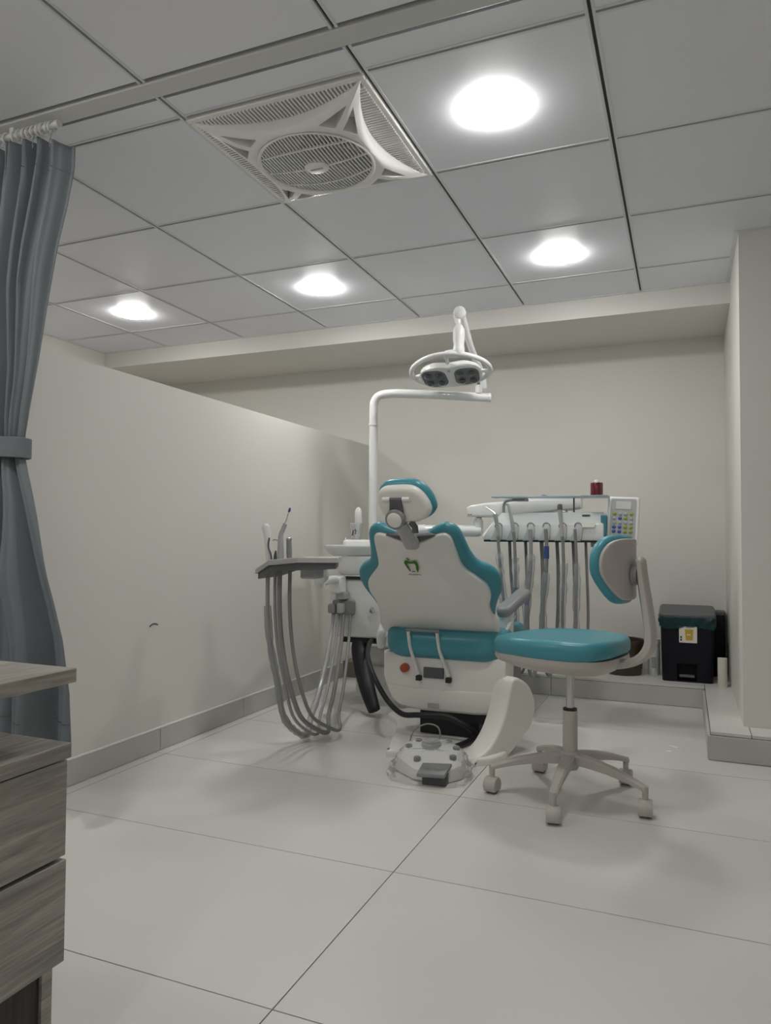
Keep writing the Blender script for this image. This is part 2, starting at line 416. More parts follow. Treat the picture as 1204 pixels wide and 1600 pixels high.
# ------------------------------------------------------------------ ceiling fan
def build_fan():
    cx, cy = GX+.3, GY+.3
    t = thing('ceiling_fan', 'square white recessed ceiling fan with round slatted grille', 'fan', (cx, cy, HC-.075))
    b = MB()
    for x0, x1, y0, y1 in ((-.296, .296, -.296, -.276), (-.296, .296, .276, .296), (-.296, -.276, -.276, .276), (.276, .296, -.276, .276)):
        b.box(cx+x0, cx+x1, cy+y0, cy+y1, HC-.010, HC+.014)
    b.build('border_frame', 'fan_white', t, bevel=.003)
    # star: concave sides, round hole
    pts = []
    for s in range(4):
        a = math.pi/2*s
        for k in range(24):
            tt = -1+2*k/24
            p = Vector((tt*.284, -(.204+.080*abs(tt)**1.9)))
            pts.append(Vector((p.x*math.cos(a)-p.y*math.sin(a), p.x*math.sin(a)+p.y*math.cos(a))))
    R = .186
    def ring(k, z):  # k 0 outer .. 1 inner circle
        r_ = []
        for p in pts:
            c = p.normalized()*R; q = p*(1-k)+c*k
            if k == 0: q = p
            r_.append(V(cx+q.x, cy+q.y, z))
        return r_
    FZ = HC-.056
    def rim(k, zc, zm):      # shallow at the corners, deep at the middle of each side
        out_ = ring(k, 0)
        for q, p in zip(out_, pts):
            f = min(1., max(0., (p.length-.204)/.19)); q.z = zm+(zc-zm)*f**1.3
        return out_
    rings = [ring(0, HC+.010), rim(0, HC-.010, HC-.040), rim(.08, HC-.018, HC-.050), rim(.3, HC-.034, HC-.056), rim(.55, HC-.050, HC-.058), ring(.92, FZ), ring(1, FZ+.003), ring(1, HC+.010)]
    m = MB().rings(rings, loop=True)
    star = m.build('star_cover', 'fan_white', t)
    cut = MB()
    for s in range(4):
        a = math.pi/4+math.pi/2*s
        d = V(math.cos(a), math.sin(a), 0); n = V(-math.sin(a), math.cos(a), 0)
        for sg in (-1, 1):
            tri = [d*.315+n*sg*.010, d*.220+n*sg*.012, d*.214+n*sg*.062]
            tri = [p+V(cx, cy, 0) for p in tri]
            cut.rings([[p+V(0, 0, HC-.09) for p in tri], [p+V(0, 0, HC-.006) for p in tri]])
    try: boolean_cut(star, cut)
    except Exception as e: print('boolean', e)
    star.data.shade_smooth(); star.data.set_sharp_from_angle(angle=math.radians(38))
    # side grilles
    for s in range(4):
        a = math.pi/2*s; g = MB(); c_, s_ = math.cos(a), math.sin(a)
        for k in range(-21, 22):
            x = k*.0125
            if abs(x) > .262: continue
            y1 = .204+.080*abs(x/.284)**1.9
            if .278-y1 < .004: continue
            cxx, cyy = x, -(y1-.004+.278)/2; h = (.278-y1+.008)/2
            g.obox((cx+cxx*c_-cyy*s_, cy+cxx*s_+cyy*c_, HC-.009), V(c_, s_, 0)*.0030, V(-s_, c_, 0)*h, V(0, 0, .005))
        g.build('side_grille', 'fan_white', t, smooth=False, kind='stuff')
    # round grille
    g = MB()
    for k in range(-15, 16):
        x = k*.0118; h = math.sqrt(max(R*R-x*x, 0))
        if h < .02: continue
        P = [V(cx+x, cy+h*u, FZ+.003-.014*(1-(x*x+(h*u)**2)/R/R)) for u in [-1+2*j/10 for j in range(11)]]
        g.rings([[p+V(-.0022, 0, 0), p+V(.0022, 0, 0), p+V(.0022, 0, .007), p+V(-.0022, 0, .007)] for p in P])
    g.build('round_grille', 'fan_white', t, smooth=False, kind='stuff')
    for yy in (-.085, 0, .085):
        h = math.sqrt(R*R-yy*yy); P = [V(cx+h*u, cy+yy*(1+.25*(1-u*u)), FZ+.001-.014*(1-((h*u)**2+yy*yy)/R/R)) for u in [-1+2*j/12 for j in range(13)]]
        MB().rings([[p+V(0, -.003, 0), p+V(0, .003, 0), p+V(0, .003, .006), p+V(0, -.003, .006)] for p in P]).build('grille_rib', 'fan_white', t, smooth=False)
    MB().lathe((cx, cy, FZ-.014), [(R+.004, .013), (R+.006, .010), (R+.001, .008), (R-.006, .012), (R-.006, .022), (R+.004, .022)], n=56).build('grille_ring', 'fan_white', t)
    h = MB().lathe((cx, cy, FZ-.017), [(0, .0), (.036, .0), (.042, .004), (.042, .018), (0, .018)], n=32, sy=.85).build('grille_hub', 'fan_white', t)
    MB().box(cx-.022, cx+.022, cy-.004, cy+.004, FZ-.0176, FZ-.0168).build('hub_badge', 'light_grey', h)
    # housing, motor, blades
    MB().lathe((cx, cy, HC), [(R+.002, 0), (R+.002, .15), (R+.006, .15), (R+.006, 0), (R+.002, 0)], n=48).build('housing_drum', 'drum_inside', t)
    MB().lathe((cx, cy, 0), [(R-.003, FZ+.014), (R-.003, HC+.012), (R-.001, HC+.012), (R-.001, FZ+.014), (R-.003, FZ+.014)], n=56).build('drum_shade_liner', 'drum_inside', t)  # added liner, darkens the white inner wall behind the grille slats
    MB().box(cx-.285, cx+.285, cy-.285, cy+.285, HC+.15, HC+.16).build('housing_top', 'drum_inside', t)
    for x0, x1, y0, y1 in ((-.285, .285, -.285, -.28), (-.285, .285, .28, .285), (-.285, -.28, -.28, .28), (.28, .285, -.28, .28)):
        MB().box(cx+x0, cx+x1, cy+y0, cy+y1, HC+.014, HC+.15).build('housing_side', 'fan_inside', t)
    MB().lathe((cx, cy, HC-.035), [(0, 0), (.05, 0), (.058, .02), (.058, .18), (0, .18)], n=28).build('motor', 'fan_motor', t)
    for k in range(5):
        a = 2*math.pi*k/5+.5; d = V(math.cos(a), math.sin(a), 0); n = V(-math.sin(a), math.cos(a), 0)
        rr = []
        for j in range(6):
            r_ = .055+.110*j/5; wd = .028+.024*j/5; tw = .5-.25*j/5
            c = V(cx, cy, HC+.005)+d*r_; e = n*math.cos(tw)*wd+V(0, 0, math.sin(tw)*wd)
            rr.append([c-e, c+e, c+e+V(0, 0, .003), c-e+V(0, 0, .003)])
        MB().rings(rr).build('blade', 'fan_white', t)
build_fan()

# ------------------------------------------------------------------ curtain with rod
def build_curtain():
    Y0 = 1.62; ks = Y0/1.66
    prof = [(2.021, -1.71), (1.9, -1.735), (1.754, -1.774), (1.6, -1.805), (1.403, -1.842), (1.25, -1.877), (1.168, -1.893), (1.112, -1.894), (1.05, -1.875), (.9, -1.815), (.774, -1.77), (.65, -1.722), (.549, -1.687), (.4, -1.66), (.271, -1.655), (.20, -1.655)]
    prof = [(.857+(z-.857)*ks, x*ks) for z, x in prof]
    lp = [(2.02, -2.62), (1.6, -2.52), (1.3, -2.32), (1.14, -2.20), (1.0, -2.26), (.7, -2.45), (.29, -2.60)]
    def itp(tb, z):
        for (z0, x0), (z1, x1) in zip(tb[:-1], tb[1:]):
            if z <= z0 and z >= z1: t = (z0-z)/(z0-z1); return x0+(x1-x0)*t
        return tb[0][1] if z > tb[0][0] else tb[-1][1]
    ZT, ZB, ZK = 2.066, .235, .857+(1.14-.857)*ks
    NR, NC = 84, 200
    def tie(z): return math.exp(-((z-ZK)/.16)**2)
    def pos(i, j):
        s = j/NC; v = i/NR; z = ZT+(ZB-ZT)*v
        zt = z
        if s < .16: zt = z-(.16-s)/.16*.055*max(0, 1-v*4)       # corner of the first flap droops from its hook
        elif v < .12: zt = z-.010*(1-v/.12)*abs(math.sin(math.pi*((s-.16)/.84*15)))
        x = itp(prof, z)+(itp(lp, z)-itp(prof, z))*s
        lower = max(0., min(1., (ZK-z)/.4)); upper = max(0., min(1., (z-ZK)/.5))
        ph = s*15.5 if z > ZK else s*(11.5-4.5*lower)+.35*lower
        ph += .25*math.sin(5*s+2.2*z)
        fl = 1-max(0., 1-s/.13)
        amp = (.034*upper+.050*lower+.016*tie(z))*(.18+.82*min(1, s/.13))
        y = Y0+amp*math.sin(2*math.pi*ph+.6)+.35*amp*math.sin(2*math.pi*ph*2.3+1.7+2*z)
        y += .5*amp*math.sin(2*math.pi*ph*.37+z*1.5)
        x += .009*math.sin(2*math.pi*ph+1.9)*(upper+.6*lower)*min(1, s/.13)
        y -= .02*lower*(1-s)
        return V(x, y, zt)
    g = [[pos(i, j) for j in range(NC+1)] for i in range(NR+1)]
    m = MB(); m.rings(g, closed_ring=False, cap=False)
    t = thing('curtain', 'blue-grey cloth privacy curtain tied back beside the partition', 'curtain', (-2.1, Y0, ZB))
    c = m.build('curtain_cloth', 'curtain_cloth', t, angle=180)
    so = c.modifiers.new('thick', 'SOLIDIFY'); so.thickness = .0025
    # hem lines at top and bottom: narrow raised stitched seams
    for nm, i in (('top_hem_seam', 4), ('bottom_hem_seam', NR-4)):
        MB().tube([p+V(0, -.003, 0) for p in g[i]], .0014, 5).build(nm, 'dark_grey', t)
    # tie band wraps the bunch
    xr, xl = itp(prof, ZK), itp(lp, ZK)
    rows = []
    for dz in (-.031, -.029, .029, .031):
        rr = []
        for k in range(40):
            a = 2*math.pi*k/40; e = .004 if abs(dz) < .03 else 0
            x = (xr+xl)/2+math.copysign(abs(math.cos(a))**.6, math.cos(a))*((xr-xl)/2+.006+e); y = Y0+math.copysign(abs(math.sin(a))**.7, math.sin(a))*(.05+e)
            rr.append(V(x, y, ZK+dz-.10*(x-xr)*0-.012*(x-xl)/(xr-xl)))
        rows.append(rr)
    MB().rings(rows, cap=False).build('tie_band', 'curtain_cloth', t)
    # rod and rings
    zr, xe = 2.099, -1.748
    rod = thing('curtain_rod', 'white curtain rod under the ceiling channel', 'curtain rod', (xe, Y0, zr))
    MB().tube([(XL+.01, Y0, zr), (xe, Y0, zr)], .009, 12).build('rod', 'white_plastic', rod)
    MB().lathe((xe, Y0, zr), [(.0, .0), (.012, .0), (.012, .012), (.0, .012)], axis=(1, 0, 0), n=14).build('end_cap', 'white_plastic', rod)
    for k, x in enumerate((-1.93, -2.5, -3.2)):
        MB().box(x-.008, x+.008, Y0-.004, Y0+.004, zr+.005, HC-.004).build('bracket', 'white_plastic', rod)
    xs = [-1.765, -1.778, -1.80, -1.815, -1.835, -1.855, -1.872, -1.895, -1.915, -1.95, -1.975, -2.0, -2.03, -2.07, -2.11, -2.16, -2.22, -2.3]
    for k, x in enumerate(xs):
        r = MB().tube([(x+.003*math.sin(a), Y0+.017*math.cos(a), zr-.006+.017*math.sin(a)) for a in [2*math.pi*j/16 for j in range(16)]], .0028, 6, closed=True).build('curtain_ring', 'white_plastic')
        tag(r, 'small white curtain ring threaded on the curtain rod', 'curtain ring', 'curtain rings on the rod')
    for hx, hz in ((-1.765, 2.052), (-1.835, 2.062)):
        MB().tube(catmull([(hx, Y0, zr-.022), (hx+.001, Y0-.004, hz+.012), (hx+.004, Y0-.012, hz-.014), (hx+.010, Y0-.016, hz-.030), (hx+.013, Y0-.014, hz-.020)], 4), .0016, 6).build('hook', 'chrome', t)
build_curtain()

# ------------------------------------------------------------------ wooden drawer unit, near left
def build_cabinet():
    xf, yf = -.889, .889
    t = thing('drawer_cabinet', 'grey-brown wood-grain drawer cabinet with a raised shelf above', 'cabinet', (-1.25, .5, 0))
    MB().box(-1.62, xf, .05, yf, .627, .649).build('raised_shelf', 'oak_grey', t, bevel=.0012)
    MB().box(-1.62, xf-.007, .05, yf, .509, .532).build('worktop', 'oak_grey', t, bevel=.0012)
    MB().box(-1.62, -1.598, .05, yf, .532, .627).build('shelf_support', 'oak_grey', t)
    MB().box(-.921, -.903, .052, yf-.001, .357, .505).build('drawer_front', 'oak_grey', t, bevel=.0012)
    MB().box(-.921, -.902, .052, yf, .194, .3505).build('drawer_front', 'oak_grey', t, bevel=.0012)
    MB().box(-1.60, -.924, .06, yf-.004, .20, .505).build('carcass', 'oak_grey', t)
    MB().box(-1.60, -.926, yf-.020, yf, 0, .20).build('side_panel', 'oak_grey', t)
    MB().box(-1.60, -.926, .06, .08, 0, .20).build('side_panel', 'oak_grey', t)
    MB().box(-.950, -.932, .08, yf-.020, 0, .195).build('recessed_panel', 'dark_wood', t)
build_cabinet()

# ------------------------------------------------------------------ dental chair
def build_chair():
    t = thing('dental_chair', 'teal and white dental chair with its back towards the stool', 'dental chair', (-.95, 3.1, 0))
    P0, U, W = V(-.965, 2.93, .48), V(1, 0, 0), V(0, -.35, .42).normalized(); N = U.cross(W)
    def on(u, w_, d=0): return P0+U*u+W*w_+N*d
    half = [(0, .498), (.055, .506), (.095, .526), (.133, .541), (.166, .528), (.186, .498), (.196, .45), (.207, .395), (.226, .348), (.265, .32), (.292, .285), (.300, .24), (.293, .19), (.274, .145), (.258, .10), (.245, .04), (.235, -.01)]
    full = [(-u, w_) for u, w_ in half[:0:-1]]+half
    oc = [tuple(q) for q in catmull([(u, w_, 0) for u, w_ in full], 4)]
    oc = [(q[0], q[1]) for q in oc]
    def curve(u, w_, d): return (u, w_, d-.25*u*u)       # shell wraps gently round the sitter
    bk = MB().slab(oc, P0, U, W, -.052, -.002, .022, 5, rnd0=.026, warp=curve).build('backrest_cushion', 'teal_vinyl', t, angle=60)
    hs = [(0, .474), (.03, .477), (.062, .488), (.095, .505), (.125, .514), (.146, .508), (.158, .485), (.164, .43), (.176, .350), (.222, .290), (.252, .247), (.258, .19), (.243, .135), (.248, .07), (.262, .0), (.25, -.045)]
    fs = [(-u, w_) for u, w_ in hs[:0:-1]]+hs
    os_ = [(q.x, q.y) for q in catmull([(u, w_, 0) for u, w_ in fs], 4)]
    sh = MB().slab(os_, P0, U, W, -.02, .012, .008, 3, rnd0=0, warp=curve).build('backrest_shell', 'shell_grey', t, angle=60)
    # dark plate stands in for the shaded recess where the headrest stem enters
    dk = [(-.100, .512), (-.07, .495), (-.03, .480), (0, .476), (.03, .480), (.07, .495), (.100, .512), (.05, .508), (0, .502), (-.05, .508)]
    MB().slab(dk, P0, U, W, -.03, .006, .003, 2).build('stem_recess_shade', 'dark_grey', t)
    # printed emblem on the shell
    dl = .0128
    def mark(pl, nm, m):
        MB().slab(pl, P0, U, W, dl-.25*.03**2, dl+.0006-.25*.03**2).build(nm, m, sh, smooth=False)
    ou, ow = -.028, .362
    arch = [(-.027, .010), (-.025, .022), (-.018, .026), (-.008, .022), (0, .019), (.010, .022), (.018, .026), (.026, .020), (.029, .006), (.028, -.012), (.022, -.032), (.017, -.033), (.016, -.014), (.018, .002), (.013, .011), (0, .009), (-.012, .011), (-.016, .006), (-.012, -.008), (-.009, -.030), (-.013, -.031), (-.021, -.012)]
    mark([(ou+a, ow+b) for a, b in arch], 'tooth_emblem', 'logo_green')
    mark([(ou+a, ow+b) for a, b in [(-.014, .041), (-.008, .039), (.001, .030), (-.001, .027), (-.008, .030)]], 'emblem_leaf', 'logo_green')
    mark([(ou+a, ow+b) for a, b in [(-.005, -.031), (0, -.028), (.006, -.028), (.011, -.031), (.011, -.034), (.004, -.032), (-.005, -.035)]], 'emblem_smile', 'dark_grey')
    fc = bpy.data.curves.new('emblem_text', 'FONT'); fc.body = 'APPLEDENTAL'; fc.size = .0085; fc.align_x = 'CENTER'; fc.extrude = .0003
    fo = bpy.data.objects.new('tmp_text', fc); COL.objects.link(fo); bpy.context.view_layer.update()
    tm = bpy.data.meshes.new_from_object(fo.evaluated_get(bpy.context.evaluated_depsgraph_get())); bpy.data.objects.remove(fo)
    tm.materials.clear(); tm.materials.append(MATS['print_dark'])
    to = bpy.data.objects.new('emblem_text', tm); COL.objects.link(to); to.parent = sh
    R = Matrix((U, W, N)).transposed().to_4x4(); R.translation = on(ou+.004, ow-.050, dl)-ROOT[t.name]; to.matrix_local = R
    # headrest
    hP, hU, hW = V(-.93, 2.46, 1.0), V(1, 0, 0), V(0, -.35, .94).normalized(); hN = hU.cross(hW)
    ho = [(-.111, -.001), (-.106, .035), (-.086, .058), (-.052, .067), (.010, .068), (.046, .062), (.076, .040), (.098, .006), (.107, -.028), (.101, -.050), (.081, -.071), (.04, -.088), (-.022, -.090), (-.076, -.077), (-.101, -.043)]
    ho = [(q.x, q.y) for q in catmull([(a, b, 0) for a, b in ho], 4, True)]
    MB().slab(ho, hP, hU, hW, -.045, .002, .022, 5, rnd0=.022).build('headrest_cushion', 'teal_vinyl', t, angle=60)
    hi = [(a*.93-.005, b*.90-.008) for a, b in ho]
    hs_ = MB().slab(hi, hP, hU, hW, -.03, .024, .022, 5, rnd0=0).build('headrest_shell', 'shell_grey', t, angle=60)
    def hd(u, w_, d): return hP+hU*u+hW*w_+hN*d
    for u in (-.068, .008):
        MB().tube([hd(u-.014, .004, .022), hd(u+.014, .004, .022)], .010, 12).build('hinge_boss', 'shell_grey', hs_)
    MB().tube([hd(-.056, .004, .024), hd(-.004, .004, .024)], .007, 10).build('hinge_pin', 'dark_grey', hs_)
    MB().slab([(-.052, .006), (-.010, .006), (-.006, -.04), (-.010, -.075), (-.062, -.075), (-.058, -.03)], hP, hU, hW, .012, .034, .004, 2).build('stem_link', 'dark_grey', t)
    MB().lathe(hd(-.036, -.066, .030), [(0, 0), (.036, 0), (.037, .006), (.037, .016), (.032, .020), (0, .020)], axis=hN, n=28).build('tilt_knob', 'mid_grey', t)
    MB().lathe(hd(-.036, -.066, .046), [(0, 0), (.028, 0), (.028, .005), (.024, .008), (0, .009)], axis=hN, n=28).build('knob_cap', 'shell_grey', t)
    a = hd(-.028, -.085, .018); b = on(.0, .462, .020); c = on(.0, .492, .018)
    MB().tube([a, a*.55+c*.45, c, b], [.026, .030, .034, .028], 14, flat=.6, up=hN).build('headrest_stem', 'light_grey', t)
    MB().obox(c+N*.014+V(.004, 0, .004), V(.017, 0, .0), W*.0055, N*.007).build('release_lever', 'white_plastic', t, bevel=.002)
    MB().tube([hd(.012, -.085, .012), hd(.026, -.105, .015), hd(.026, -.125, .018)], .012, 10).build('stem_clamp', 'dark_grey', t)
    # seat
    so = rrect(-1.205, -.672, 2.885, 3.395, .10, 6)
    MB().slab(so, (0, 0, .352), (1, 0, 0), (0, 1, 0), 0, .108, .040, 5, rnd0=.05, warp=lambda u, w_, d: (u, w_, d+.03*((u+.94)/.27)**2*(d/.108))).build('seat_cushion', 'teal_vinyl', t, angle=60)
    lo = rrect(-1.13, -.875, 3.40, 4.03, .08, 6)
    MB().slab(lo, (0, 0, .30), (1, 0, 0), (0, 1, 0), 0, .10, .03, 4).build('leg_rest', 'teal_vinyl', t, angle=60)
    # body under the seat, seen from the back
    bo = [(-1.205, .372), (-1.205, .27), (-1.195, .235), (-1.18, .20), (-1.16, .165), (-1.12, .143), (-1.04, .134), (-.80, .136), (-.72, .142), (-.690, .16), (-.682, .2), (-.676, .27), (-.672, .372)]
    body = MB().slab(bo, (0, 2.92, 0), (1, 0, 0), (0, 0, 1), -.17, .0, .014, 3).build('seat_base_cover', 'shell_grey', t, angle=35)
    # lower panel step
    MB().slab([(-1.176, .232), (-1.165, .19), (-1.13, .155), (-1.04, .143), (-.80, .146), (-.71, .155), (-.695, .185), (-.690, .236), (-.94, .226)], (0, 2.92, 0), (1, 0, 0), (0, 0, 1), -.01, .006, .004, 2).build('lower_panel', 'shell_grey', t, angle=35)
    MB().box(-1.16, -.70, 3.0, 3.36, .20, .352).build('seat_frame', 'mid_grey', t, bevel=.01)
    MB().box(-1.04, -.675, 2.94, 3.06, .098, .140).build('underside_block', 'black_rubber', t, bevel=.004)
    MB().box(-1.06, -.80, 2.98, 3.38, .02, .24).build('lift_column', 'black_rubber', t, bevel=.01)
    MB().lathe((-1.103, 2.922, .309), [(.0, .024), (.014, .024), (.0185, .020), (.0195, .0), (.022, -.002), (.022, -.008), (0, -.008)], axis=(0, -1, 0), n=24).build('stop_knob', 'red_plastic', t, label='round red knob')
    MB().box(-1.020, -.932, 2.912, 2.93, .274, .318).build('bracket_plate', 'dark_grey', t, bevel=.002)
    for xb, xt in ((-1.038, -1.075), (-.908, -.948)):
        MB().tube(catmull([(xb, 2.905, .290), (xb-.012, 2.898, .33), (xt+.006, 2.888, .40), (xt, 2.876, .468)], 5), [.011, .0095, .009, .009], 10, flat=.8).build('link_bar', 'white_plastic', t)
        MB().box(xb-.012, xb+.010, 2.900, 2.922, .262, .282).build('link_foot', 'black_rubber', t, bevel=.001)
    MB().tube([(-1.085, 2.880, .474), (-.940, 2.880, .474)], .006, 10).build('link_rod', 'mid_grey', t)
    MB().box(-1.0, -.95, 2.9115, 2.914, .150, .172).build('rating_sticker', 'light_grey', t)
    # armrest on the right
    aW = V(.30, .84, .36).normalized(); aU = V(.94, -.34, 0); aU = (aU-aW*aU.dot(aW)).normalized()
    MB().slab(rrect(-.036, .036, -.012, .205, .030, 6), (-.712, 3.035, .548), aU, aW, -.006, .030, .016, 5, rnd0=.006, warp=lambda u, w_, d: (u*(1-.7*max(0, w_-.12)), w_, d-1.1*(w_-.10)**2)).build('armrest_pad', 'mid_grey', t, angle=60)
    MB().lathe((-.706, 3.075, .455), [(0, 0), (.030, 0), (.032, .04), (.034, .08), (.034, .098), (0, .098)], n=22).build('armrest_post', 'white_plastic', t)
    MB().tube(catmull([(-.70, 3.02, .46), (-.685, 3.05, .50), (-.68, 3.12, .525)], 4), [.006, .009, .006], 10).build('armrest_lever', 'white_plastic', t)
    MB().tube(catmull([(-1.262, 3.03, .37), (-1.258, 3.02, .42), (-1.25, 3.05, .475), (-1.235, 3.10, .49)], 4), [.016, .02, .018, .012], 12).build('armrest_hinge', 'white_plastic', t)
    # floor plate and swooping base cover
    fp = catmull([(-1.10, 2.715, 0), (-1.06, 2.685, 0), (-.80, 2.685, 0), (-.68, 2.76, 0), (-.655, 2.95, 0), (-.72, 3.38, 0), (-.90, 3.48, 0), (-1.22, 3.42, 0), (-1.315, 3.26, 0), (-1.24, 3.16, 0), (-1.19, 3.05, 0)], 5, True)
    MB().slab([(q.x, q.y) for q in fp], (0, 0, 0), (1, 0, 0), (0, 1, 0), 0, .028, .010, 3, rnd0=0).build('floor_plate', 'shell_grey', t, angle=50)
    sP = V(-.70, 2.77, 0); sU = V(.45, .89, 0).normalized()
    so2 = [(-.090, .004), (-.075, .028), (-.03, .040), (.012, .062), (.055, .105), (.088, .16), (.112, .22), (.132, .285), (.155, .302), (.183, .299), (.24, .266), (.275, .215), (.285, .160), (.258, .100), (.19, .050), (.13, .012), (.08, .002), (.0, .002)]
    so2 = [(q.x, q.y) for q in catmull([(a, b, 0) for a, b in so2], 4, True)]
    MB().slab(so2, sP, sU, (0, 0, 1), -.09, 0, .012, 5, rnd0=.004).build('base_cover', 'shell_grey', t, angle=60)
build_chair()

# ------------------------------------------------------------------ foot control in a plastic bag
def build_foot():
    c, s = math.cos(.18), math.sin(.18)
    t = thing('foot_control', 'white dental foot control with grey pedal wrapped in clear plastic', 'foot control', (-.868, 2.56, 0), .10)
    o = [(-.128, -.010), (-.040, -.092), (-.005, -.100), (.090, -.085), (.125, -.035), (.122, .050), (.075, .090), (-.075, .090), (-.125, .055)]
    m = MB()
    lv = [(0, 1.0), (.010, 1.02), (.050, .97), (.066, .86), (.072, .80)]
    m.rings([[V(x*k, y*k+.0, z*.76+(y+.1)*.26*(z/.072)) for x, y in o] for z, k in lv])
    m.build('control_body', 'white_plastic', t, local=True, bevel=.006, angle=25)
    MB().lathe((-.005, .040, .091), [(0, .022), (.026, .022), (.033, .018), (.034, .010), (.037, .008), (.037, -.01), (0, -.01)], n=28, ).build('centre_button', 'light_grey', t, local=True)
    for x, y, z in ((-.085, .018, 0.084), (-.058, .060, 0.095), (-.035, -.058, 0.065), (.055, .068, 0.097), (.090, .030, 0.087), (.090, -.03, 0.072)):
        MB().lathe((x, y, z), [(0, .010), (.009, .010), (.0125, .008), (.013, -.006), (0, -.006)], n=18).build('button', 'mid_grey', t, local=True)
    MB().slab([(-.012, -.155), (.085, -.150), (.095, -.075), (-.008, -.085)], (0, 0, 0), (1, 0, 0), (0, 1, 0), .0, .014, .004, 2, warp=lambda u, w_, d: (u, w_, d+.034+(w_+.15)*.25)).build('pedal', 'mid_grey', t, local=True)
    MB().box(0, .085, -.125, -.080, .0, .034).build('pedal_base', 'dark_grey', t, local=True)
    MB().tube(catmull([(-.09, .06, .06), (-.092, .065, .10), (-.075, .075, .135), (-.035, .085, .155), (.005, .085, .150), (.02, .075, .125), (.016, .06, .085)], 5), .0028, 8).build('wire_handle', 'hose_grey', t, local=True)
    # crumpled bag
    random.seed(3); rings = []
    for i in range(9):
        a = math.pi/2*i/8; rr = []
        for k in range(44):
            b = 2*math.pi*k/44
            f = 1+.05*math.sin(7*b+3*i)+.04*math.sin(13*b+1.7*i)+random.uniform(-.02, .02)
            ca = math.copysign(abs(math.cos(b))**.75, math.cos(b)); sa = math.copysign(abs(math.sin(b))**.75, math.sin(b))
            sq = math.cos(a)**.45
            rr.append(V(.006+ca*.150*sq*f, -.020+sa*.122*sq*f, .003+(.085+.32*max(0, sa*.05))*math.sin(a)**1.2*1.12+random.uniform(-.003, .003)*(i > 0)))
        rings.append(rr)
    MB().rings(rings, cap=False).build('plastic_bag', 'clear_film', t, local=True, angle=22)
build_foot()

# cable from the chair unit to the foot control
cb = catmull([(-1.47, 3.42, .345), (-1.425, 3.27, .335), (-1.345, 3.08, .305), (-1.272, 2.985, .240), (-1.195, 2.95, .155), (-1.11, 2.90, .118), (-1.03, 2.88, .125), (-.92, 2.895, .128), (-.85, 2.90, .105), (-.805, 2.925, .072), (-.80, 2.93, .052), (-.815, 2.86, .042), (-.845, 2.76, .042), (-.862, 2.645, .040)], 6)
tag(MB().tube(cb, .0115, 10).build('power_cable', 'black_rubber'), 'thick black cable looping from the unit to the foot control', 'cable')

# ------------------------------------------------------------------ cuspidor unit
def build_cuspidor():
    t = thing('cuspidor_unit', 'white dental spittoon unit with bowl beside the partition', 'spittoon', (-1.55, 3.5, 0))
    bo = rrect(-1.70, -1.40, 3.385, 3.70, .03, 4)
    MB().slab(bo, (0, 0, .352), (1, 0, 0), (0, 1, 0), 0, .30, .018, 3, rnd0=.012).build('unit_body', 'white_plastic', t, angle=50)
    MB().slab(rrect(-1.725, -1.41, 3.375, 3.60, .05, 5), (0, 0, .652), (1, 0, 0), (0, 1, 0), 0, .014, .005, 2).build('unit_top', 'white_plastic', t)
    MB().lathe((-1.575, 3.48, .664), [(.0, 0), (.09, 0), (.105, .012), (.116, .03), (.122, .055), (.126, .10), (0, .10)], n=36).build('bowl_base', 'white_plastic', t, angle=50)
    MB().lathe((-1.60, 3.465, .764), [(.0, .012), (.06, .014), (.11, .028), (.148, .050), (.156, .054), (.158, .048), (.148, .036), (.128, .012), (.11, 0), (0, 0)], n=40).build('bowl', 'white_gloss', t, angle=60)
    MB().slab(rrect(-1.70, -1.545, 3.51, 3.61, .04, 6), (0, 0, .812), (1, 0, 0), (0, 1, 0), 0, .036, .014, 4, rnd0=.0).build('cup_stand', 'white_gloss', t, angle=60)
    # rotating gear strip under the bowl
    MB().box(-1.60, -1.44, 3.372, 3.40, .648, .662).build('swivel_gap', 'black_rubber', t)
    MB().lathe((-1.685, 3.545, .846), [(0, 0), (.008, 0), (.010, .006), (.006, .012), (0, .012)], n=12).build('spout_tip', 'chrome', t)
    # outlet block and hose holder
    pl = MB().slab(rrect(-1.672, -1.552, .468, .540, .010, 4), (0, 3.385, 0), (1, 0, 0), (0, 0, 1), -.01, .024, .006, 2).build('hose_coupling', 'mid_grey', t)
    MB().slab(rrect(-1.685, -1.645, .474, .520, .008, 3), (0, 3.361, 0), (1, 0, 0), (0, 0, 1), 0, .026, .006, 2).build('coupling_valve', 'mid_grey', pl)
    MB().slab(rrect(-1.632, -1.596, .476, .526, .008, 3), (0, 3.361, 0), (1, 0, 0), (0, 0, 1), 0, .030, .006, 2).build('coupling_valve', 'light_grey', pl)
    # cabinet ear hook beside the backrest
    MB().tube([(-1.46, 3.375, .49), (-1.445, 3.35, .505), (-1.435, 3.35, .485)], .010, 8).build('hose_hook', 'mid_grey', t)
    # support arm to chair, hidden mostly by the backrest
    MB().box(-1.42, -1.16, 3.44, 3.58, .30, .38).build('support_arm', 'white_plastic', t, bevel=.015)
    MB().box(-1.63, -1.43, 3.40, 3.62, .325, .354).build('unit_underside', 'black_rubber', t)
    # black conduit to the floor
    cp = catmull([(-1.545, 3.44, .345), (-1.535, 3.40, .29), (-1.49, 3.345, .20), (-1.43, 3.285, .10), (-1.385, 3.25, .030)], 6)
    MB().tube(cp, [.040, .040, .041, .041, .036, .030], 14, flat=.75).build('conduit', 'black_rubber', t, angle=60)
build_cuspidor()

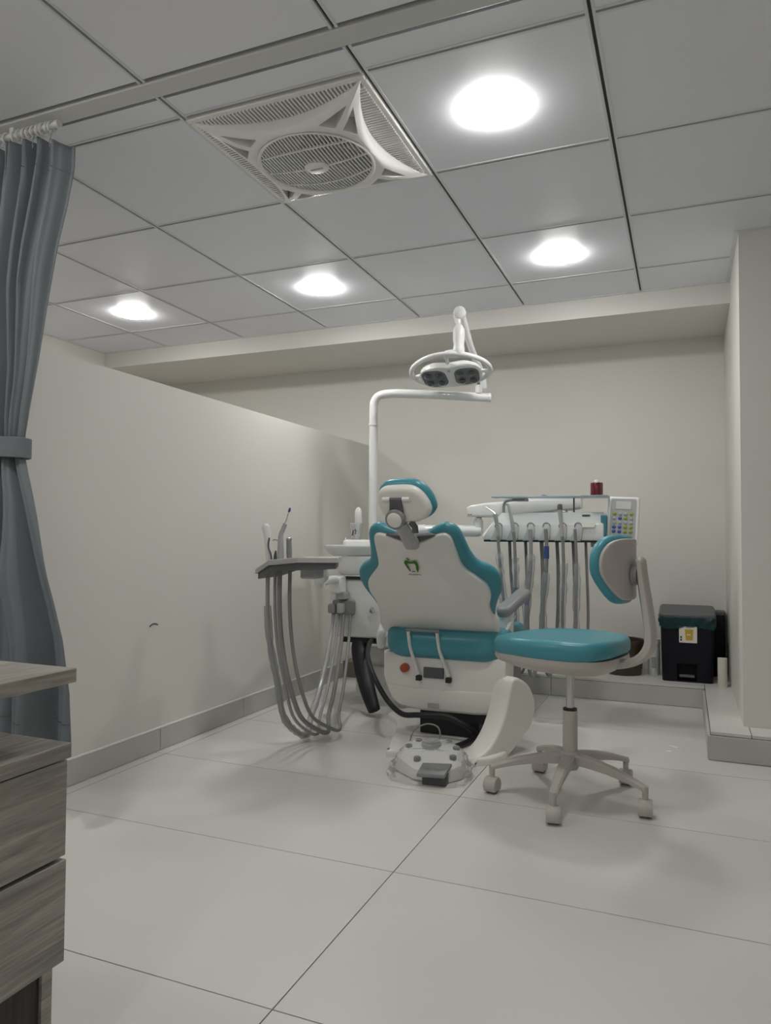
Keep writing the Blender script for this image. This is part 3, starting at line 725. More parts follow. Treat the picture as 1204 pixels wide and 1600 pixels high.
# cup with bulb stopper on stand
cz = .848
cup = thing('plastic_cup', 'clear plastic cup holding a white brush on the spittoon', 'cup', (-1.628, 3.555, cz))
MB().lathe((-1.628, 3.555, cz), [(.0, 0), (.027, 0), (.037, .085), (.040, .088), (.036, .086), (.026, .003), (0, .003)], n=24).build('cup_wall', 'sleeve_film', cup)
MB().slab([(-.012, .022), (-.004, .055), (.0, .052), (-.004, .022)], (-1.628, 3.522, cz), (1, 0, 0), (0, 0, 1), -.002, -.001).build('printed_mark', 'print_dark', cup)
MB().slab([(.004, .030), (.012, .030), (.014, .048), (.008, .056), (.002, .048), (.004, .044), (.009, .050), (.010, .036)], (-1.628, 3.522, cz), (1, 0, 0), (0, 0, 1), -.002, -.001).build('printed_mark', 'print_dark', cup)
br = MB().lathe((-1.620, 3.562, cz+.0035), [(.0, 0), (.014, 0), (.016, .05), (.019, .09), (.020, .13), (.017, .155), (.008, .168), (0, .17)], n=18).build('rinse_nozzle', 'white_plastic')
tag(br, 'rounded white nozzle standing in the clear cup', 'nozzle')

# ------------------------------------------------------------------ operating lamp
def build_lamp():
    t = thing('operating_lamp', 'white dental operating lamp on a tall bent pole', 'lamp', (-1.576, 3.655, .652))
    pb = [(-1.576, 3.655, .652), (-1.576, 3.655, 1.0), (-1.576, 3.655, 1.476)]
    MB().tube(pb, .0235, 16).build('pole_lower', 'white_gloss', t)
    MB().lathe((-1.576, 3.655, 1.471), [(.0, 0), (.026, 0), (.026, .012), (0, .012)], n=18).build('pole_collar', 'white_plastic', t)
    top = catmull([(-1.576, 3.655, 1.476), (-1.576, 3.655, 1.553), (-1.571, 3.657, 1.604), (-1.544, 3.664, 1.636), (-1.49, 3.675, 1.645), (-1.42, 3.695, 1.645), (-1.21, 3.76, 1.634), (-.985, 3.85, 1.622)], 6)
    MB().tube(top, [.0235]*3+[.024]*4, 16).build('pole_arm', 'white_gloss', t, angle=60)
    MB().lathe(top[-1], [(0, .0), (.026, .0), (.026, .012), (.018, .016), (0, .016)], axis=(top[-1]-top[-2]), n=16).build('arm_cap', 'white_gloss', t)
    j = V(-1.03, 3.825, 1.625)
    MB().lathe(j+V(0, 0, .018), [(0, 0), (.019, 0), (.019, .04), (.014, .045), (0, .045)], n=16).build('swivel_pin', 'white_plastic', t)
    MB().lathe(j+V(0, 0, .060), [(0, 0), (.010, 0), (.010, .03), (0, .03)], n=12).build('swivel_neck', 'dark_grey', t)
    p1, p2 = j+V(.0, -.01, .085), V(-1.045, 3.50, 2.000)
    MB().tube(catmull([p1+V(.025, .02, -.04), p1+V(.022, .01, .0), p1+V(.012, -.02, .06), p1*.5+p2*.5+V(.01, 0, 0), p2+V(.010, .02, -.02), p2], 5), [.014, .017, .016, .014, .015, .016], 12, flat=1.2).build('spring_arm', 'white_gloss', t, angle=60)
    MB().lathe(p2+V(-.004, .030, -.010), [(0, 0), (.024, 0), (.031, .005), (.031, .055), (.026, .060), (0, .060)], axis=(.25, -1, -.05), n=24).build('elbow_joint', 'white_gloss', t, angle=50)
    MB().tube([p2+V(-.008, -.005, -.02), p2+V(-.004, -.008, -.055), p2+V(0, -.01, -.075)], [.022, .015, .011], 14).build('elbow_neck', 'white_plastic', t)
    MB().lathe(p2+V(.002, -.01, -.222), [(0, 0), (.028, 0), (.030, .01), (.029, .03), (.026, .05), (.029, .07), (.030, .10), (.029, .125), (.018, .145), (.010, .155), (0, .155)], n=22).build('handpiece_collar', 'white_plastic', t, angle=50)
    # ring handle and head lie in a plane tilted towards the chair
    cc = V(-1.122, 3.60, 1.726); hu = V(.985, .12, .035).normalized(); hw = V(0, .94, -.34); hw = (hw-hu*hw.dot(hu)).normalized(); hn = hu.cross(hw)
    ringp = [cc+hu*(.206*math.cos(a))+hw*(.142*math.sin(a)+.010*math.cos(2*a)) for a in [2*math.pi*k/56 for k in range(56)]]
    MB().tube(ringp, .0125, 12, closed=True).build('ring_handle', 'white_gloss', t, angle=180)
    ho = []
    for k in range(64):
        a = 2*math.pi*k/64; x = math.cos(a); y = math.sin(a)
        r_ = .162*x; yy = .028+.108*math.copysign(abs(y)**.8, y)*(1-.20*math.exp(-(x/.32)**2))
        ho.append((r_, yy))
    hdm = MB().slab(ho, cc-hn*.012, hu, hw, -.012, .030, .016, 4, rnd0=.006).build('lamp_head', 'white_gloss', t, angle=50)
    for s in (-1, 1):
        o = [(q[0]+s*.084, q[1]+.028) for q in rrect(-.064, .064, -.075, .075, .046, 5)]
        o = [(a-s*.05*(b-.028), b) for a, b in o]
        lp = MB().slab(o, cc-hn*.012, hu, hw, -.0145, -.010, .002, 2).build('led_plate', 'led_panel', hdm)
        for a, b in ((-.030, .062), (.030, .066), (-.030, -.010), (.030, -.006)):
            MB().lathe(cc-hn*.0255+hu*(a+s*.084)+hw*b, [(0, 0), (.017, 0), (.020, .006), (.017, .012), (.008, .016), (0, .017)], axis=-hn, n=18).build('led_lens', 'led_lens', hdm)
    MB().lathe(cc-hn*.0255-hw*.035, [(0, 0), (.008, 0), (.008, .002), (0, .002)], axis=-hn, n=14).build('sensor', 'light_grey', hdm)
    # struts from head to ring
    for a in (0.25, math.pi-.25, -math.pi/2):
        e = cc+hu*(.21*math.cos(a))+hw*(.145*math.sin(a)); b = cc+hu*(.15*math.cos(a))+hw*(.07*math.sin(a))
        MB().tube([b, e], .010, 8).build('ring_strut', 'white_gloss', t)
    MB().tube([cc-hw*.13+V(0, 0, .01), p2+V(.002, -.01, -.215)], [.02, .024], 12).build('head_neck', 'white_gloss', t)
build_lamp()

# ------------------------------------------------------------------ assistant tray with its instruments
def build_tray():
    t = thing('instrument_tray', 'white instrument tray with dark underside beside the partition', 'tray', (-1.37, 2.6, .69))
    o = [(-1.585, 2.50), (-1.49, 2.44), (-1.35, 2.42), (-1.215, 2.49), (-1.30, 2.70), (-1.47, 2.72), (-1.575, 2.66)]
    def slope(u, w_, d): return (u, w_, d-max(0, (-1.455-u))*.40)
    MB().slab(o, (0, 0, .7625), (1, 0, 0), (0, 1, 0), 0, .020, .005, 2, rnd0=0, warp=slope).build('tray_top', 'light_grey', t, angle=30)
    MB().slab([(-1.575, 2.505), (-1.49, 2.45), (-1.35, 2.43), (-1.225, 2.495), (-1.31, 2.69), (-1.47, 2.71), (-1.565, 2.655)], (0, 0, .738), (1, 0, 0), (0, 1, 0), 0, .026, .003, 2, warp=slope).build('tray_underside', 'dark_grey', t, angle=30)
    MB().box(-1.50, -1.33, 2.47, 2.66, .733, .742).build('underside_rim', 'mid_grey', t)
    MB().box(-1.40, -1.335, 2.53, 2.61, .695, .740).build('mount_block', 'light_grey', t, bevel=.006)
    MB().tube(catmull([(-1.36, 2.60, .715), (-1.375, 2.68, .715), (-1.43, 2.80, .69), (-1.50, 2.90, .668)], 5), [.016, .018, .02, .02], 12).build('arm_upper', 'white_plastic', t)
    MB().lathe((-1.515, 2.92, .635), [(0, 0), (.024, 0), (.026, .01), (.026, .055), (.018, .062), (0, .062)], n=18).build('arm_pivot', 'white_plastic', t)
    MB().tube(catmull([(-1.515, 2.92, .655), (-1.55, 3.05, .655), (-1.60, 3.22, .652), (-1.635, 3.33, .645)], 5), .020, 12).build('arm_lower', 'white_plastic', t)
    MB().box(-1.665, -1.60, 3.31, 3.384, .575, .665).build('arm_mount', 'white_plastic', t, bevel=.010)
    MB().box(-1.64, -1.585, 3.335, 3.384, .545, .585).build('arm_lock', 'light_grey', t, bevel=.006)
build_tray()
def hose_u(a, bot, b, sag=.03):
    a, bot, b = Vector(a), Vector(bot), Vector(b)
    def lp(k, z): q = bot+(b-bot)*k; return V(q.x, q.y, z)
    return catmull([a, V(a.x, a.y, .58), V(a.x+.008, a.y+.01, .43), V(a.x+.030, a.y+.03, .28), V(a.x*.45+bot.x*.55, a.y*.55+bot.y*.45, .13), V(a.x*.12+bot.x*.88, a.y*.12+bot.y*.88, bot.z+.022), V(bot.x+.012, bot.y+.035, bot.z), lp(.28, bot.z+.035), lp(.5, .13), lp(.72, .24), lp(.92, b.z-.10), b], 6)
TG = 'instruments on the assistant tray'
def tray_tool(name, label, cat, hand, hr, hm, hose, hosr, hosem, extra=None, sleeve=False):
    p = Vector(hand[0]); t = thing(name, label, cat, p, 0, None)
    MB().tube(catmull(hand, 5), hr, 14).build('handle', hm, t, angle=60)
    MB().tube(hose, hosr, 10).build('hose', hosem, t, angle=180)
    if sleeve:
        n = len(hose); sl = hose[int(n*.10):int(n*.88)]
        random.seed(5)
        MB().tube(sl, [hosr+.0055+random.uniform(-.002, .0025) for _ in sl], 9).build('plastic_sleeve', 'sleeve_film', t, angle=20)
    if extra: extra(t)
    return t
def e1(t):
    MB().tube(catmull([(-1.545, 2.538, .855), (-1.549, 2.537, .82), (-1.537, 2.536, .79), (-1.535, 2.54, .768)], 5), .0035, 8).build('lever', 'dark_grey', t)
tray_tool('curing_handpiece', 'white slim handpiece standing at the tray edge', 'handpiece', [(-1.553, 2.55, .745), (-1.556, 2.55, .80), (-1.562, 2.55, .86), (-1.570, 2.55, .898), (-1.571, 2.55, .911)], [.011, .013, .014, .016, .009], 'white_plastic',
          hose_u((-1.557, 2.55, .735), (-1.495, 2.72, .028), (-1.664, 3.362, .472)), .0085, 'hose_pale', e1, True)
def e2(t):
    MB().tube(catmull([(-1.489, 2.55, .904), (-1.478, 2.55, .92), (-1.469, 2.55, .945), (-1.463, 2.55, .962)], 4), .0022, 8).build('straw', 'light_grey', t)
    MB().tube([(-1.464, 2.55, .958), (-1.461, 2.55, .966), (-1.459, 2.55, .975)], [.004, .0055, .003], 10).build('blue_tip', 'blue_tape', t)
    MB().tube([(-1.505, 2.55, .842), (-1.525, 2.548, .848), (-1.535, 2.546, .845)], .002, 6).build('trigger', 'mid_grey', t)
tray_tool('saliva_ejector', 'grey bent suction tube with small blue tip on tray', 'suction tube', [(-1.500, 2.55, .745), (-1.500, 2.55, .80), (-1.500, 2.55, .862), (-1.490, 2.55, .888), (-1.479, 2.55, .912)], [.014, .013, .010, .009, .009], 'light_grey',
          hose_u((-1.502, 2.55, .735), (-1.425, 2.78, .032), (-1.606, 3.362, .472)), .0095, 'hose_grey', e2)
def e3(t):
    MB().lathe((-1.474, 2.57, .846), [(0, 0), (.012, 0), (.012, .006), (.008, .010), (0, .011)], n=14).build('cap', 'chrome', t)
tray_tool('suction_handle', 'short dark grey suction handle with metal cap on tray', 'suction handle', [(-1.470, 2.57, .745), (-1.472, 2.57, .80), (-1.474, 2.57, .848)], [.010, .0115, .010], 'mid_grey',
          hose_u((-1.467, 2.57, .735), (-1.390, 2.82, .036), (-1.572, 3.372, .472)), .0075, 'hose_grey', e3)
tray_tool('water_nozzle', 'small dark nozzle between the handpieces on tray', 'nozzle', [(-1.530, 2.56, .745), (-1.530, 2.56, .78), (-1.528, 2.56, .803)], [.008, .007, .003], 'dark_grey',
          hose_u((-1.529, 2.56, .735), (-1.458, 2.75, .028), (-1.636, 3.366, .472)), .0065, 'hose_pale')

# ------------------------------------------------------------------ delivery unit
def build_delivery():
    t = thing('delivery_unit', 'white dental delivery unit with instrument holders and control panel', 'delivery unit', (-.62, 3.55, .84))
    # body profile extruded along X, left end slanted
    sec = [(3.455, .852), (3.450, .870), (3.462, .925), (3.490, .955), (3.535, .985), (3.66, .985), (3.68, .96), (3.68, .852)]
    rings = []
    for x, dx, k in ((-.914, .060, .90), (-.905, .055, 1.0), (-.40, .0, 1.0), (-.352, .0, 1.0), (-.345, 0, .94)):
        cy_, cz_ = 3.57, .915
        rings.append([V(x+max(0, (z-.87))*dx*12*.9, cy_+(y-cy_)*k, cz_+(z-cz_)*k) for y, z in sec])
    body = MB().rings(rings).build('unit_body', 'white_gloss', t, bevel=.008, angle=30)
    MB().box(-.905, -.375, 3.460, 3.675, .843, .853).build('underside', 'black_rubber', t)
    MB().box(-.36, -.335, 3.47, 3.66, .855, .97).build('end_cap', 'teal_vinyl', t, bevel=.006)
    MB().box(-.408, -.375, 3.50, 3.60, .822, .844).build('socket_box', 'light_grey', t, bevel=.003)
    MB().slab(rrect(-.447, -.41, -.006, .006, .004, 3), (0, 3.505, .9685), (1, 0, 0), (0, .83, .55), 0, .002).build('badge', 'dark_grey', t)
    MB().slab([(-.455, 0), (-.385, 0), (-.378, .022), (-.45, .024)], (0, 3.449, .912), (1, 0, 0), (0, .26, .96), 0, .003, .001, 1).build('gloss_label', 'paper_white', t)
    for x in (-.831, -.753, -.676, -.603, -.528, -.458):
        h = MB().slab([(-.036, -.068), (.012, -.068), (.018, -.05), (.020, -.006), (.010, .010), (-.006, .010), (-.014, -.012)], (x, 3.46, .916), (1, 0, 0), (0, .12, 1), -.004, .020, .004, 2).build('holder_cradle', 'cradle_grey', t, angle=35)
        MB().lathe((x, 3.462, .917), [(.010, .018), (.017, .018), (.018, .014), (.018, 0), (.010, 0), (.010, .018)], axis=(0, -1, .1), n=20).build('holder_ring', 'mid_grey', h)
        MB().lathe((x, 3.462, .917), [(0, .014), (.0095, .014), (.0095, 0), (0, 0)], axis=(0, -1, .1), n=16).build('holder_socket', 'stool_grey', h)
    # flat arm behind, post, horizontal bar
    ar = [(-1.06, .972), (-1.065, 1.02), (-1.04, 1.034), (-.95, 1.045), (-.70, 1.062), (-.50, 1.075), (-.478, 1.065), (-.476, 1.012), (-.50, 1.004), (-.70, .985), (-.95, .968)]
    MB().slab(ar, (0, 3.70, 0), (1, 0, 0), (0, 0, 1), -.085, 0, .014, 4).build('balance_arm', 'white_gloss', t, angle=40)
    for u in (-1.048, -1.036): MB().lathe((u, 3.699, .983), [(0, 0), (.003, 0), (.003, .002), (0, .002)], axis=(0, -1, 0), n=8).build('screw', 'dark_grey', t)
    MB().tube([(-.56, 3.74, 1.01), (-.56, 3.70, .98)], .016, 12).build('arm_pivot', 'light_grey', t)
    MB().lathe((-1.008, 3.74, .90), [(0, 0), (.025, 0), (.025, .055), (.019, .058), (.019, .066), (.0, .066)], n=22).build('arm_post', 'white_gloss', t)
    MB().lathe((-1.005, 3.74, .957), [(0, 0), (.014, 0), (.014, .025), (0, .025)], n=14).build('post_pin', 'dark_grey', t)
    MB().tube([(-1.30, 3.74, .898), (-1.15, 3.74, .898), (-1.005, 3.74, .898), (-.988, 3.74, .898)], [.031, .031, .031, .022], 18).build('horizontal_bar', 'white_gloss', t, angle=60)
    MB().tube(catmull([(-1.30, 3.74, .90), (-1.38, 3.72, .89), (-1.42, 3.66, .84), (-1.42, 3.62, .70), (-1.42, 3.62, .62)], 5), .033, 16).build('bar_bend', 'white_gloss', t, angle=60)
    # glass shelf on posts
    MB().slab(rrect(-.868, -.325, 3.44, 3.66, .02, 4), (0, 0, 1.054), (1, 0, 0), (0, 1, 0), 0, .006, .002, 2).build('glass_shelf', 'glass_tray', t)
    MB().tube([(-.49, 3.55, .98), (-.49, 3.55, 1.054)], .004, 8).build('shelf_post', 'dark_grey', t)
    MB().tube(catmull([(-.828, 3.55, .98), (-.828, 3.55, 1.02), (-.818, 3.55, 1.040), (-.79, 3.55, 1.047), (-.73, 3.55, 1.047)], 5), .007, 10).build('shelf_bracket', 'light_grey', t)
    MB().box(-.775, -.715, 3.50, 3.60, 1.042, 1.054).build('shelf_clip', 'mid_grey', t, bevel=.003)
    # control panel, slightly tilted
    pP, pU, pW = V(-.265, 3.50, .945), V(1, 0, 0), V(.045, .12, 1).normalized()
    pU2 = (pU-pW*pU.dot(pW)).normalized()
    pn = MB().slab(rrect(-.070, .070, -.112, .110, .014, 5), pP, pU2, pW, -.022, 0, .006, 3).build('control_panel', 'white_plastic', t)
    MB().slab(rrect(-.056, .056, -.100, .100, .008, 4), pP, pU2, pW, 0, .0015).build('panel_face', 'light_grey', pn)
    MB().slab(rrect(-.033, .033, .052, .088, .004, 3), pP, pU2, pW, .0015, .003).build('screen', 'screen_grey', pn)
    cols = [['green', 'grey', 'grey', 'green'], ['grey', 'blue', 'green', 'grey'], ['grey']*4, ['blue', 'blue', 'green', 'green'], ['blue', 'blue', 'green', 'green']]
    for r_ in range(5):
        for c_ in range(4):
            q = pP+pU2*(-.037+.0245*c_)+pW*(.030-.0205*r_)+pU2.cross(pW)*.0015
            MB().lathe(q, [(0, 0), (.0088, 0), (.0088, .002), (.007, .003), (0, .003)], axis=pU2.cross(pW), n=12, sy=.85).build('panel_button', 'button_'+cols[r_][c_], pn)
    MB().box(-.345, -.30, 3.53, 3.60, .88, .94).build('panel_arm', 'dark_grey', t, bevel=.004)
build_delivery()
def deliv_tool(name, label, x, hand, hr, hm, sway, zb, blue=None, sleeve=None, hm2='hose_grey', r=.0075):
    t = thing(name, label, 'handpiece' if name != 'air_water_syringe' else 'syringe', (x, 3.435, .86), 0, None)
    y = 3.432
    if hand:
        MB().tube(catmull(hand, 5), hr, 12).build('handle', hm, t, angle=60)
    a = Vector(hand[-1]) if hand else V(x, 3.432, .905)
    p = catmull([a, (x+.004, y, .84), (x+.012+sway*.3, y+.0, .70), (x+.016+sway, y+.01, .52), (x+.02+sway, y+.02, zb+.10), (x+.035+sway, y+.05, zb), (x+.05+sway*.8, y+.09, zb+.08), (x+.05+sway*.4, y+.11, .50), (x+.04, y+.11, .70), (x+.036, y+.10, .846)], 7)
    MB().tube(p, r, 10).build('hose', hm2, t, angle=180)
    def seg(z0, z1):
        q = []
        for k in p:
            if z0 <= k.z <= z1: q.append(k)
            elif q: break
        return q
    if blue:
        q = seg(*blue)
        if len(q) < 2:
            zz = sorted(p[:40], key=lambda k: abs(k.z-sum(blue)/2))[0]; q = [zz+V(0, 0, (blue[1]-blue[0])/2), zz-V(0, 0, (blue[1]-blue[0])/2)]
        else: q = [q[0]+V(0, 0, 0)]+q
        MB().tube(q, r+.0035, 12).build('blue_sleeve', 'blue_tape', t, label='dark blue sleeve')
    if sleeve:
        q = seg(*sleeve); random.seed(int(abs(x)*1000))
        MB().tube(q, [r+.009+random.uniform(-.004, .004) for _ in q], 9).build('plastic_sleeve', 'sleeve_film', t, angle=20)
    return t
deliv_tool('air_water_syringe', 'grey air-water syringe with thin angled metal nozzle', -.831, [(-.842, 3.43, .975), (-.838, 3.43, .955), (-.832, 3.432, .92), (-.828, 3.432, .87)], [.012, .011, .009, .008], 'light_grey', .015, .24, None, (.40, .80))
sy = bpy.data.objects['air_water_syringe']
MB().tube(catmull([(-.838, 3.43, .972), (-.852, 3.43, .986), (-.875, 3.43, 1.002), (-.888, 3.43, 1.012)], 4), [.005, .004, .003, .002], 8).build('nozzle', 'chrome', sy)
deliv_tool('scaler_handpiece', 'slim grey curved handpiece with hooked metal tip', -.753, [(-.789, 3.43, 1.022), (-.779, 3.43, 1.018), (-.770, 3.43, .985), (-.760, 3.43, .94), (-.754, 3.43, .89)], [.006, .006, .007, .009, .008], 'light_grey', -.01, .22, (.575, .635), (.30, .78))
deliv_tool('thick_handpiece_hose', 'thick pale hose with a blue sleeve low down under the delivery unit', -.676, None, 0, None, -.035, .21, (.525, .605), (.30, .80), 'hose_pale', .0095)
deliv_tool('blue_sleeved_hose', 'grey handpiece hose with dark blue sleeve just below its holder', -.603, None, 0, None, -.03, .22, (.747, .835), (.30, .70), 'hose_grey', .0085)
deliv_tool('upright_handpiece', 'upright beige handpiece with dark cap on the delivery unit', -.528, [(-.537, 3.43, 1.015), (-.537, 3.43, 1.0), (-.535, 3.43, .97), (-.530, 3.43, .92), (-.526, 3.43, .87)], [.008, .011, .010, .008, .007], 'stool_grey', -.016, .23, None, (.35, .76))
up = bpy.data.objects['upright_handpiece']
MB().lathe((-.537, 3.43, .994), [(0, 0), (.0125, 0), (.012, .018), (.008, .026), (0, .026)], n=14).build('cap', 'dark_grey', up)
deliv_tool('loose_hose', 'thin grey hose hanging from the holder next to the control panel', -.470, None, 0, None, -.012, .25, None, (.35, .76), 'hose_grey', .0065)

rb = thing('red_bottle', 'small dark red bottle with white cap on glass shelf', 'bottle', (-.382, 3.52, 1.0605))
MB().lathe((-.382, 3.52, 1.0605), [(0, 0), (.028, 0), (.0285, .004), (.0285, .056), (.027, .061), (0, .061)], n=26).build('bottle_body', 'red_bottle', rb, angle=50)
MB().lathe((-.382, 3.52, 1.1213), [(0, 0), (.011, 0), (.011, .010), (.009, .014), (0, .015)], n=18).build('bottle_cap', 'white_plastic', rb)
tag(MB().lathe((-.632, 3.55, 1.0603), [(0, 0), (.017, 0), (.016, .006), (.010, .010), (0, .011)], n=18).build('blue_dish', 'button_blue'), 'tiny blue dish lying upside down on the glass shelf', 'dish')

# ------------------------------------------------------------------ stool
def build_stool():
    rz = math.atan2(-.239, .971)
    t = thing('stool', 'teal seated operator stool with backrest on five castors', 'stool', (-.362, 2.52, 0), rz)
    L = dict(local=True)
    # local +x points to the backrest
    so = [(-.265, 0), (-.255, .06), (-.20, .135), (-.10, .185), (.02, .200), (.11, .18), (.165, .12), (.178, 0)]
    so = so+[(x, -y) for x, y in so[-2:0:-1]]
    so = [(q.x, q.y) for q in catmull([(a, b, 0) for a, b in so], 5, True)]
    def seatw(u, w_, d): return (u, w_, d+.012*(w_/.2)**2*(d/.054)-.20*max(0, -u-.12)**1.5+(.010 if u > .1 else 0)*(u-.1)/.08)
    MB().slab(so, (0, 0, .474), (1, 0, 0), (0, 1, 0), 0, .054, .026, 5, rnd0=.014, warp=seatw).build('seat', 'teal_vinyl', t, angle=60, **L)
    def inset(k, z, dx=0): return [V(a*k+dx, b*k, z-.20*max(0, -a*k-.12)**1.5) for a, b in so]
    MB().rings([inset(.97, .478), inset(.985, .466), inset(.95, .452), inset(.74, .428, .01), inset(.55, .420, .02)]).build('seat_pan', 'stool_grey', t, angle=50, **L)
    MB().lathe((0, 0, .148), [(0, 0), (.0245, 0), (.0245, .136), (.0225, .140), (0, .140)], n=24).build('column_sleeve', 'stool_grey', t, **L)
    MB().lathe((0, 0, .286), [(0, 0), (.0235, 0), (.0235, .006), (.02, .008), (0, .008)], n=24).build('column_collar', 'black_rubber', t, **L)
    MB().lathe((0, 0, .290), [(0, 0), (.0135, 0), (.0135, .145), (0, .145)], n=20).build('gas_lift', 'chrome', t, **L)
    # backrest: curved shell and cushion
    R = .25; bx = .205
    def wrap(u, w_, d):   # u across, w up, d outwards(back)
        a = u/R; rr = R+d
        return V(bx-R+rr*math.cos(a), rr*math.sin(a), .762+w_)
    bo = [(0, .112), (.08, .110), (.135, .095), (.168, .06), (.176, .015), (.165, -.025), (.12, -.075), (.075, -.104), (.03, -.110)]
    bo = bo+[(-a, b) for a, b in bo[::-1][:-1]]
    bo = [(q.x, q.y) for q in catmull([(a, b, 0) for a, b in bo], 4, True)]
    def padded(outline, d0, d1, rn, name, m):
        mb = MB().slab(outline, (0, 0, 0), (1, 0, 0), (0, 1, 0), d0, d1, rn, 4)
        mb.v = [wrap(q.x, q.y, q.z) for q in mb.v]
        # subdivide the flat caps so that they follow the curve
        o = mb.build(name, m, t, local=True, angle=50)
        bm = bmesh.new(); bm.from_mesh(o.data)
        caps = [f for f in bm.faces if len(f.verts) > 6]
        for f in caps:
            back = d1 if sum((v.co.xy-Vector((bx-R, 0))).length for v in f.verts)/len(f.verts) > R+(d0+d1)/2 else d0
            vs_ = [v.co.copy() for v in f.verts]; bv = list(f.verts)
            bm.faces.remove(f)
            n = len(bv); prev = bv
            us = [math.atan2(c.y, c.x-(bx-R))*R for c in vs_]; ws = [c.z-.762 for c in vs_]
            for k in (.75, .5, .25):
                cur = [bm.verts.new(wrap(us[i]*k, ws[i]*k, back)) for i in range(n)]
                for i in range(n): bm.faces.new((prev[i], prev[(i+1) % n], cur[(i+1) % n], cur[i]))
                prev = cur
            cv = bm.verts.new(wrap(0, 0, back))
            for i in range(n): bm.faces.new((prev[i], prev[(i+1) % n], cv))
        bmesh.ops.recalc_face_normals(bm, faces=bm.faces); bm.to_mesh(o.data); bm.free()
        o.data.shade_smooth(); o.data.set_sharp_from_angle(angle=math.radians(55))
        return o
    padded(bo, -.046, -.004, .018, 'backrest_cushion', 'teal_vinyl')
    padded([(a*.90, b*.88) for a, b in bo], -.012, .006, .005, 'backrest_shell', 'stool_grey')
    MB().lathe((bx+.004, 0, .745), [(0, 0), (.034, 0), (.036, .006), (.030, .020), (0, .020)], axis=(1, 0, 0), n=22).build('tilt_boss', 'mid_grey', t, **L)
    sp = catmull([(.10, 0, .447), (.17, 0, .456), (.225, 0, .475), (.258, 0, .510), (.266, 0, .555), (.256, 0, .64), (.244, 0, .72), (.236, 0, .792)], 5)
    rr = []
    for k, p in enumerate(sp):
        tg = (sp[min(k+1, len(sp)-1)]-sp[max(k-1, 0)]).normalized(); n = V(-tg.z, 0, tg.x); f = k/(len(sp)-1)
        wd = .026; th = .012+.003*math.sin(math.pi*f)
        rr.append([p+V(0, -wd, 0)+n*th*.5, p+V(0, -wd*.7, 0)+n*th, p+V(0, wd*.7, 0)+n*th, p+V(0, wd, 0)+n*th*.5, p+V(0, wd, 0)-n*th*.5, p+V(0, wd*.7, 0)-n*th, p+V(0, -wd*.7, 0)-n*th, p+V(0, -wd, 0)-n*th*.5])
    e = sp[-1]; rr.append([e+(q-e)*.6+V(-.002, 0, .010) for q in rr[-1]])
    MB().rings(rr).build('back_support', 'stool_grey', t, angle=45, **L)
    # five star base
    MB().lathe((0, 0, .092), [(0, 0), (.024, 0), (.034, .02), (.036, .045), (.029, .060), (0, .060)], n=24).build('base_hub', 'stool_grey', t, angle=45, **L)
    for k in range(5):
        a = math.radians(-93+72*k)-rz; d = V(math.cos(a), math.sin(a), 0); n = V(-math.sin(a), math.cos(a), 0)
        rr = []
        for j in range(9):
            f = j/8; r_ = .022+.240*f; z = .146-.012*f-.040*f*f; wd = .021-.009*f; h = .034-.018*f
            c = d*r_
            rr.append([c+n*wd+V(0, 0, z-h), c+n*wd*1.05+V(0, 0, z-.006), c+n*wd*.7+V(0, 0, z), c-n*wd*.7+V(0, 0, z), c-n*wd*1.05+V(0, 0, z-.006), c-n*wd+V(0, 0, z-h)])
        arm = MB().rings(rr).build('base_arm', 'stool_grey', t, angle=35, **L)
        c = d*.258
        MB().tube([c+V(0, 0, .094), c+V(0, 0, .048)], [.0105, .009], 12).build('castor_stem', 'stool_grey', arm, **L)
        sw = random.uniform(-.4, .4); ax = (V(math.cos(-rz+sw*.6), math.sin(-rz+sw*.6), 0))
        wc = c+V(0, 0, .026)
        for s in (-1, 1):
            MB().lathe(wc+ax*s*.003, [(0, 0), (.0245, 0), (.0255, .003), (.0255, .013), (.022, .017), (.012, .018), (0, .018)] , axis=ax*s, n=22).build('castor_wheel', 'dark_grey', arm, **L)
        fo = Vector((-ax.y, ax.x, 0))
        hood = []
        for q in (-.0215, -.0190, .0190, .0215):
            rr_ = .0285 if abs(q) < .02 else .026
            hood.append([wc+ax*q+fo*(rr_*math.cos(b))+V(0, 0, rr_*math.sin(b)) for b in [math.radians(-38+ (256)*j/16) for j in range(17)]])
        MB().rings(hood).build('castor_hood', 'stool_grey', arm, angle=45, **L)
build_stool()

# ------------------------------------------------------------------ floor box by the unit
def build_floorbox():
    t = thing('junction_box', 'low white utility box on floor behind the spittoon', 'utility box', (-1.52, 3.75, 0))
    MB().slab(rrect(-1.665, -1.34, 3.63, 3.90, .02, 4), (0, 0, 0), (1, 0, 0), (0, 1, 0), 0, .17, .012, 3, rnd0=0).build('box_base', 'white_plastic', t)
    MB().slab(rrect(-1.60, -1.34, 3.66, 3.90, .02, 4), (0, 0, .17), (1, 0, 0), (0, 1, 0), 0, .10, .014, 3, rnd0=0).build('box_lid', 'white_plastic', t)
    for x, z in ((-1.455, .098), (-1.452, .068), (-1.43, .105)):
        MB().lathe((x, 3.632, z), [(0, 0), (.010, 0), (.010, .012), (0, .012)], axis=(0, -1, 0), n=12).build('valve_knob', 'black_rubber', t)
build_floorbox()

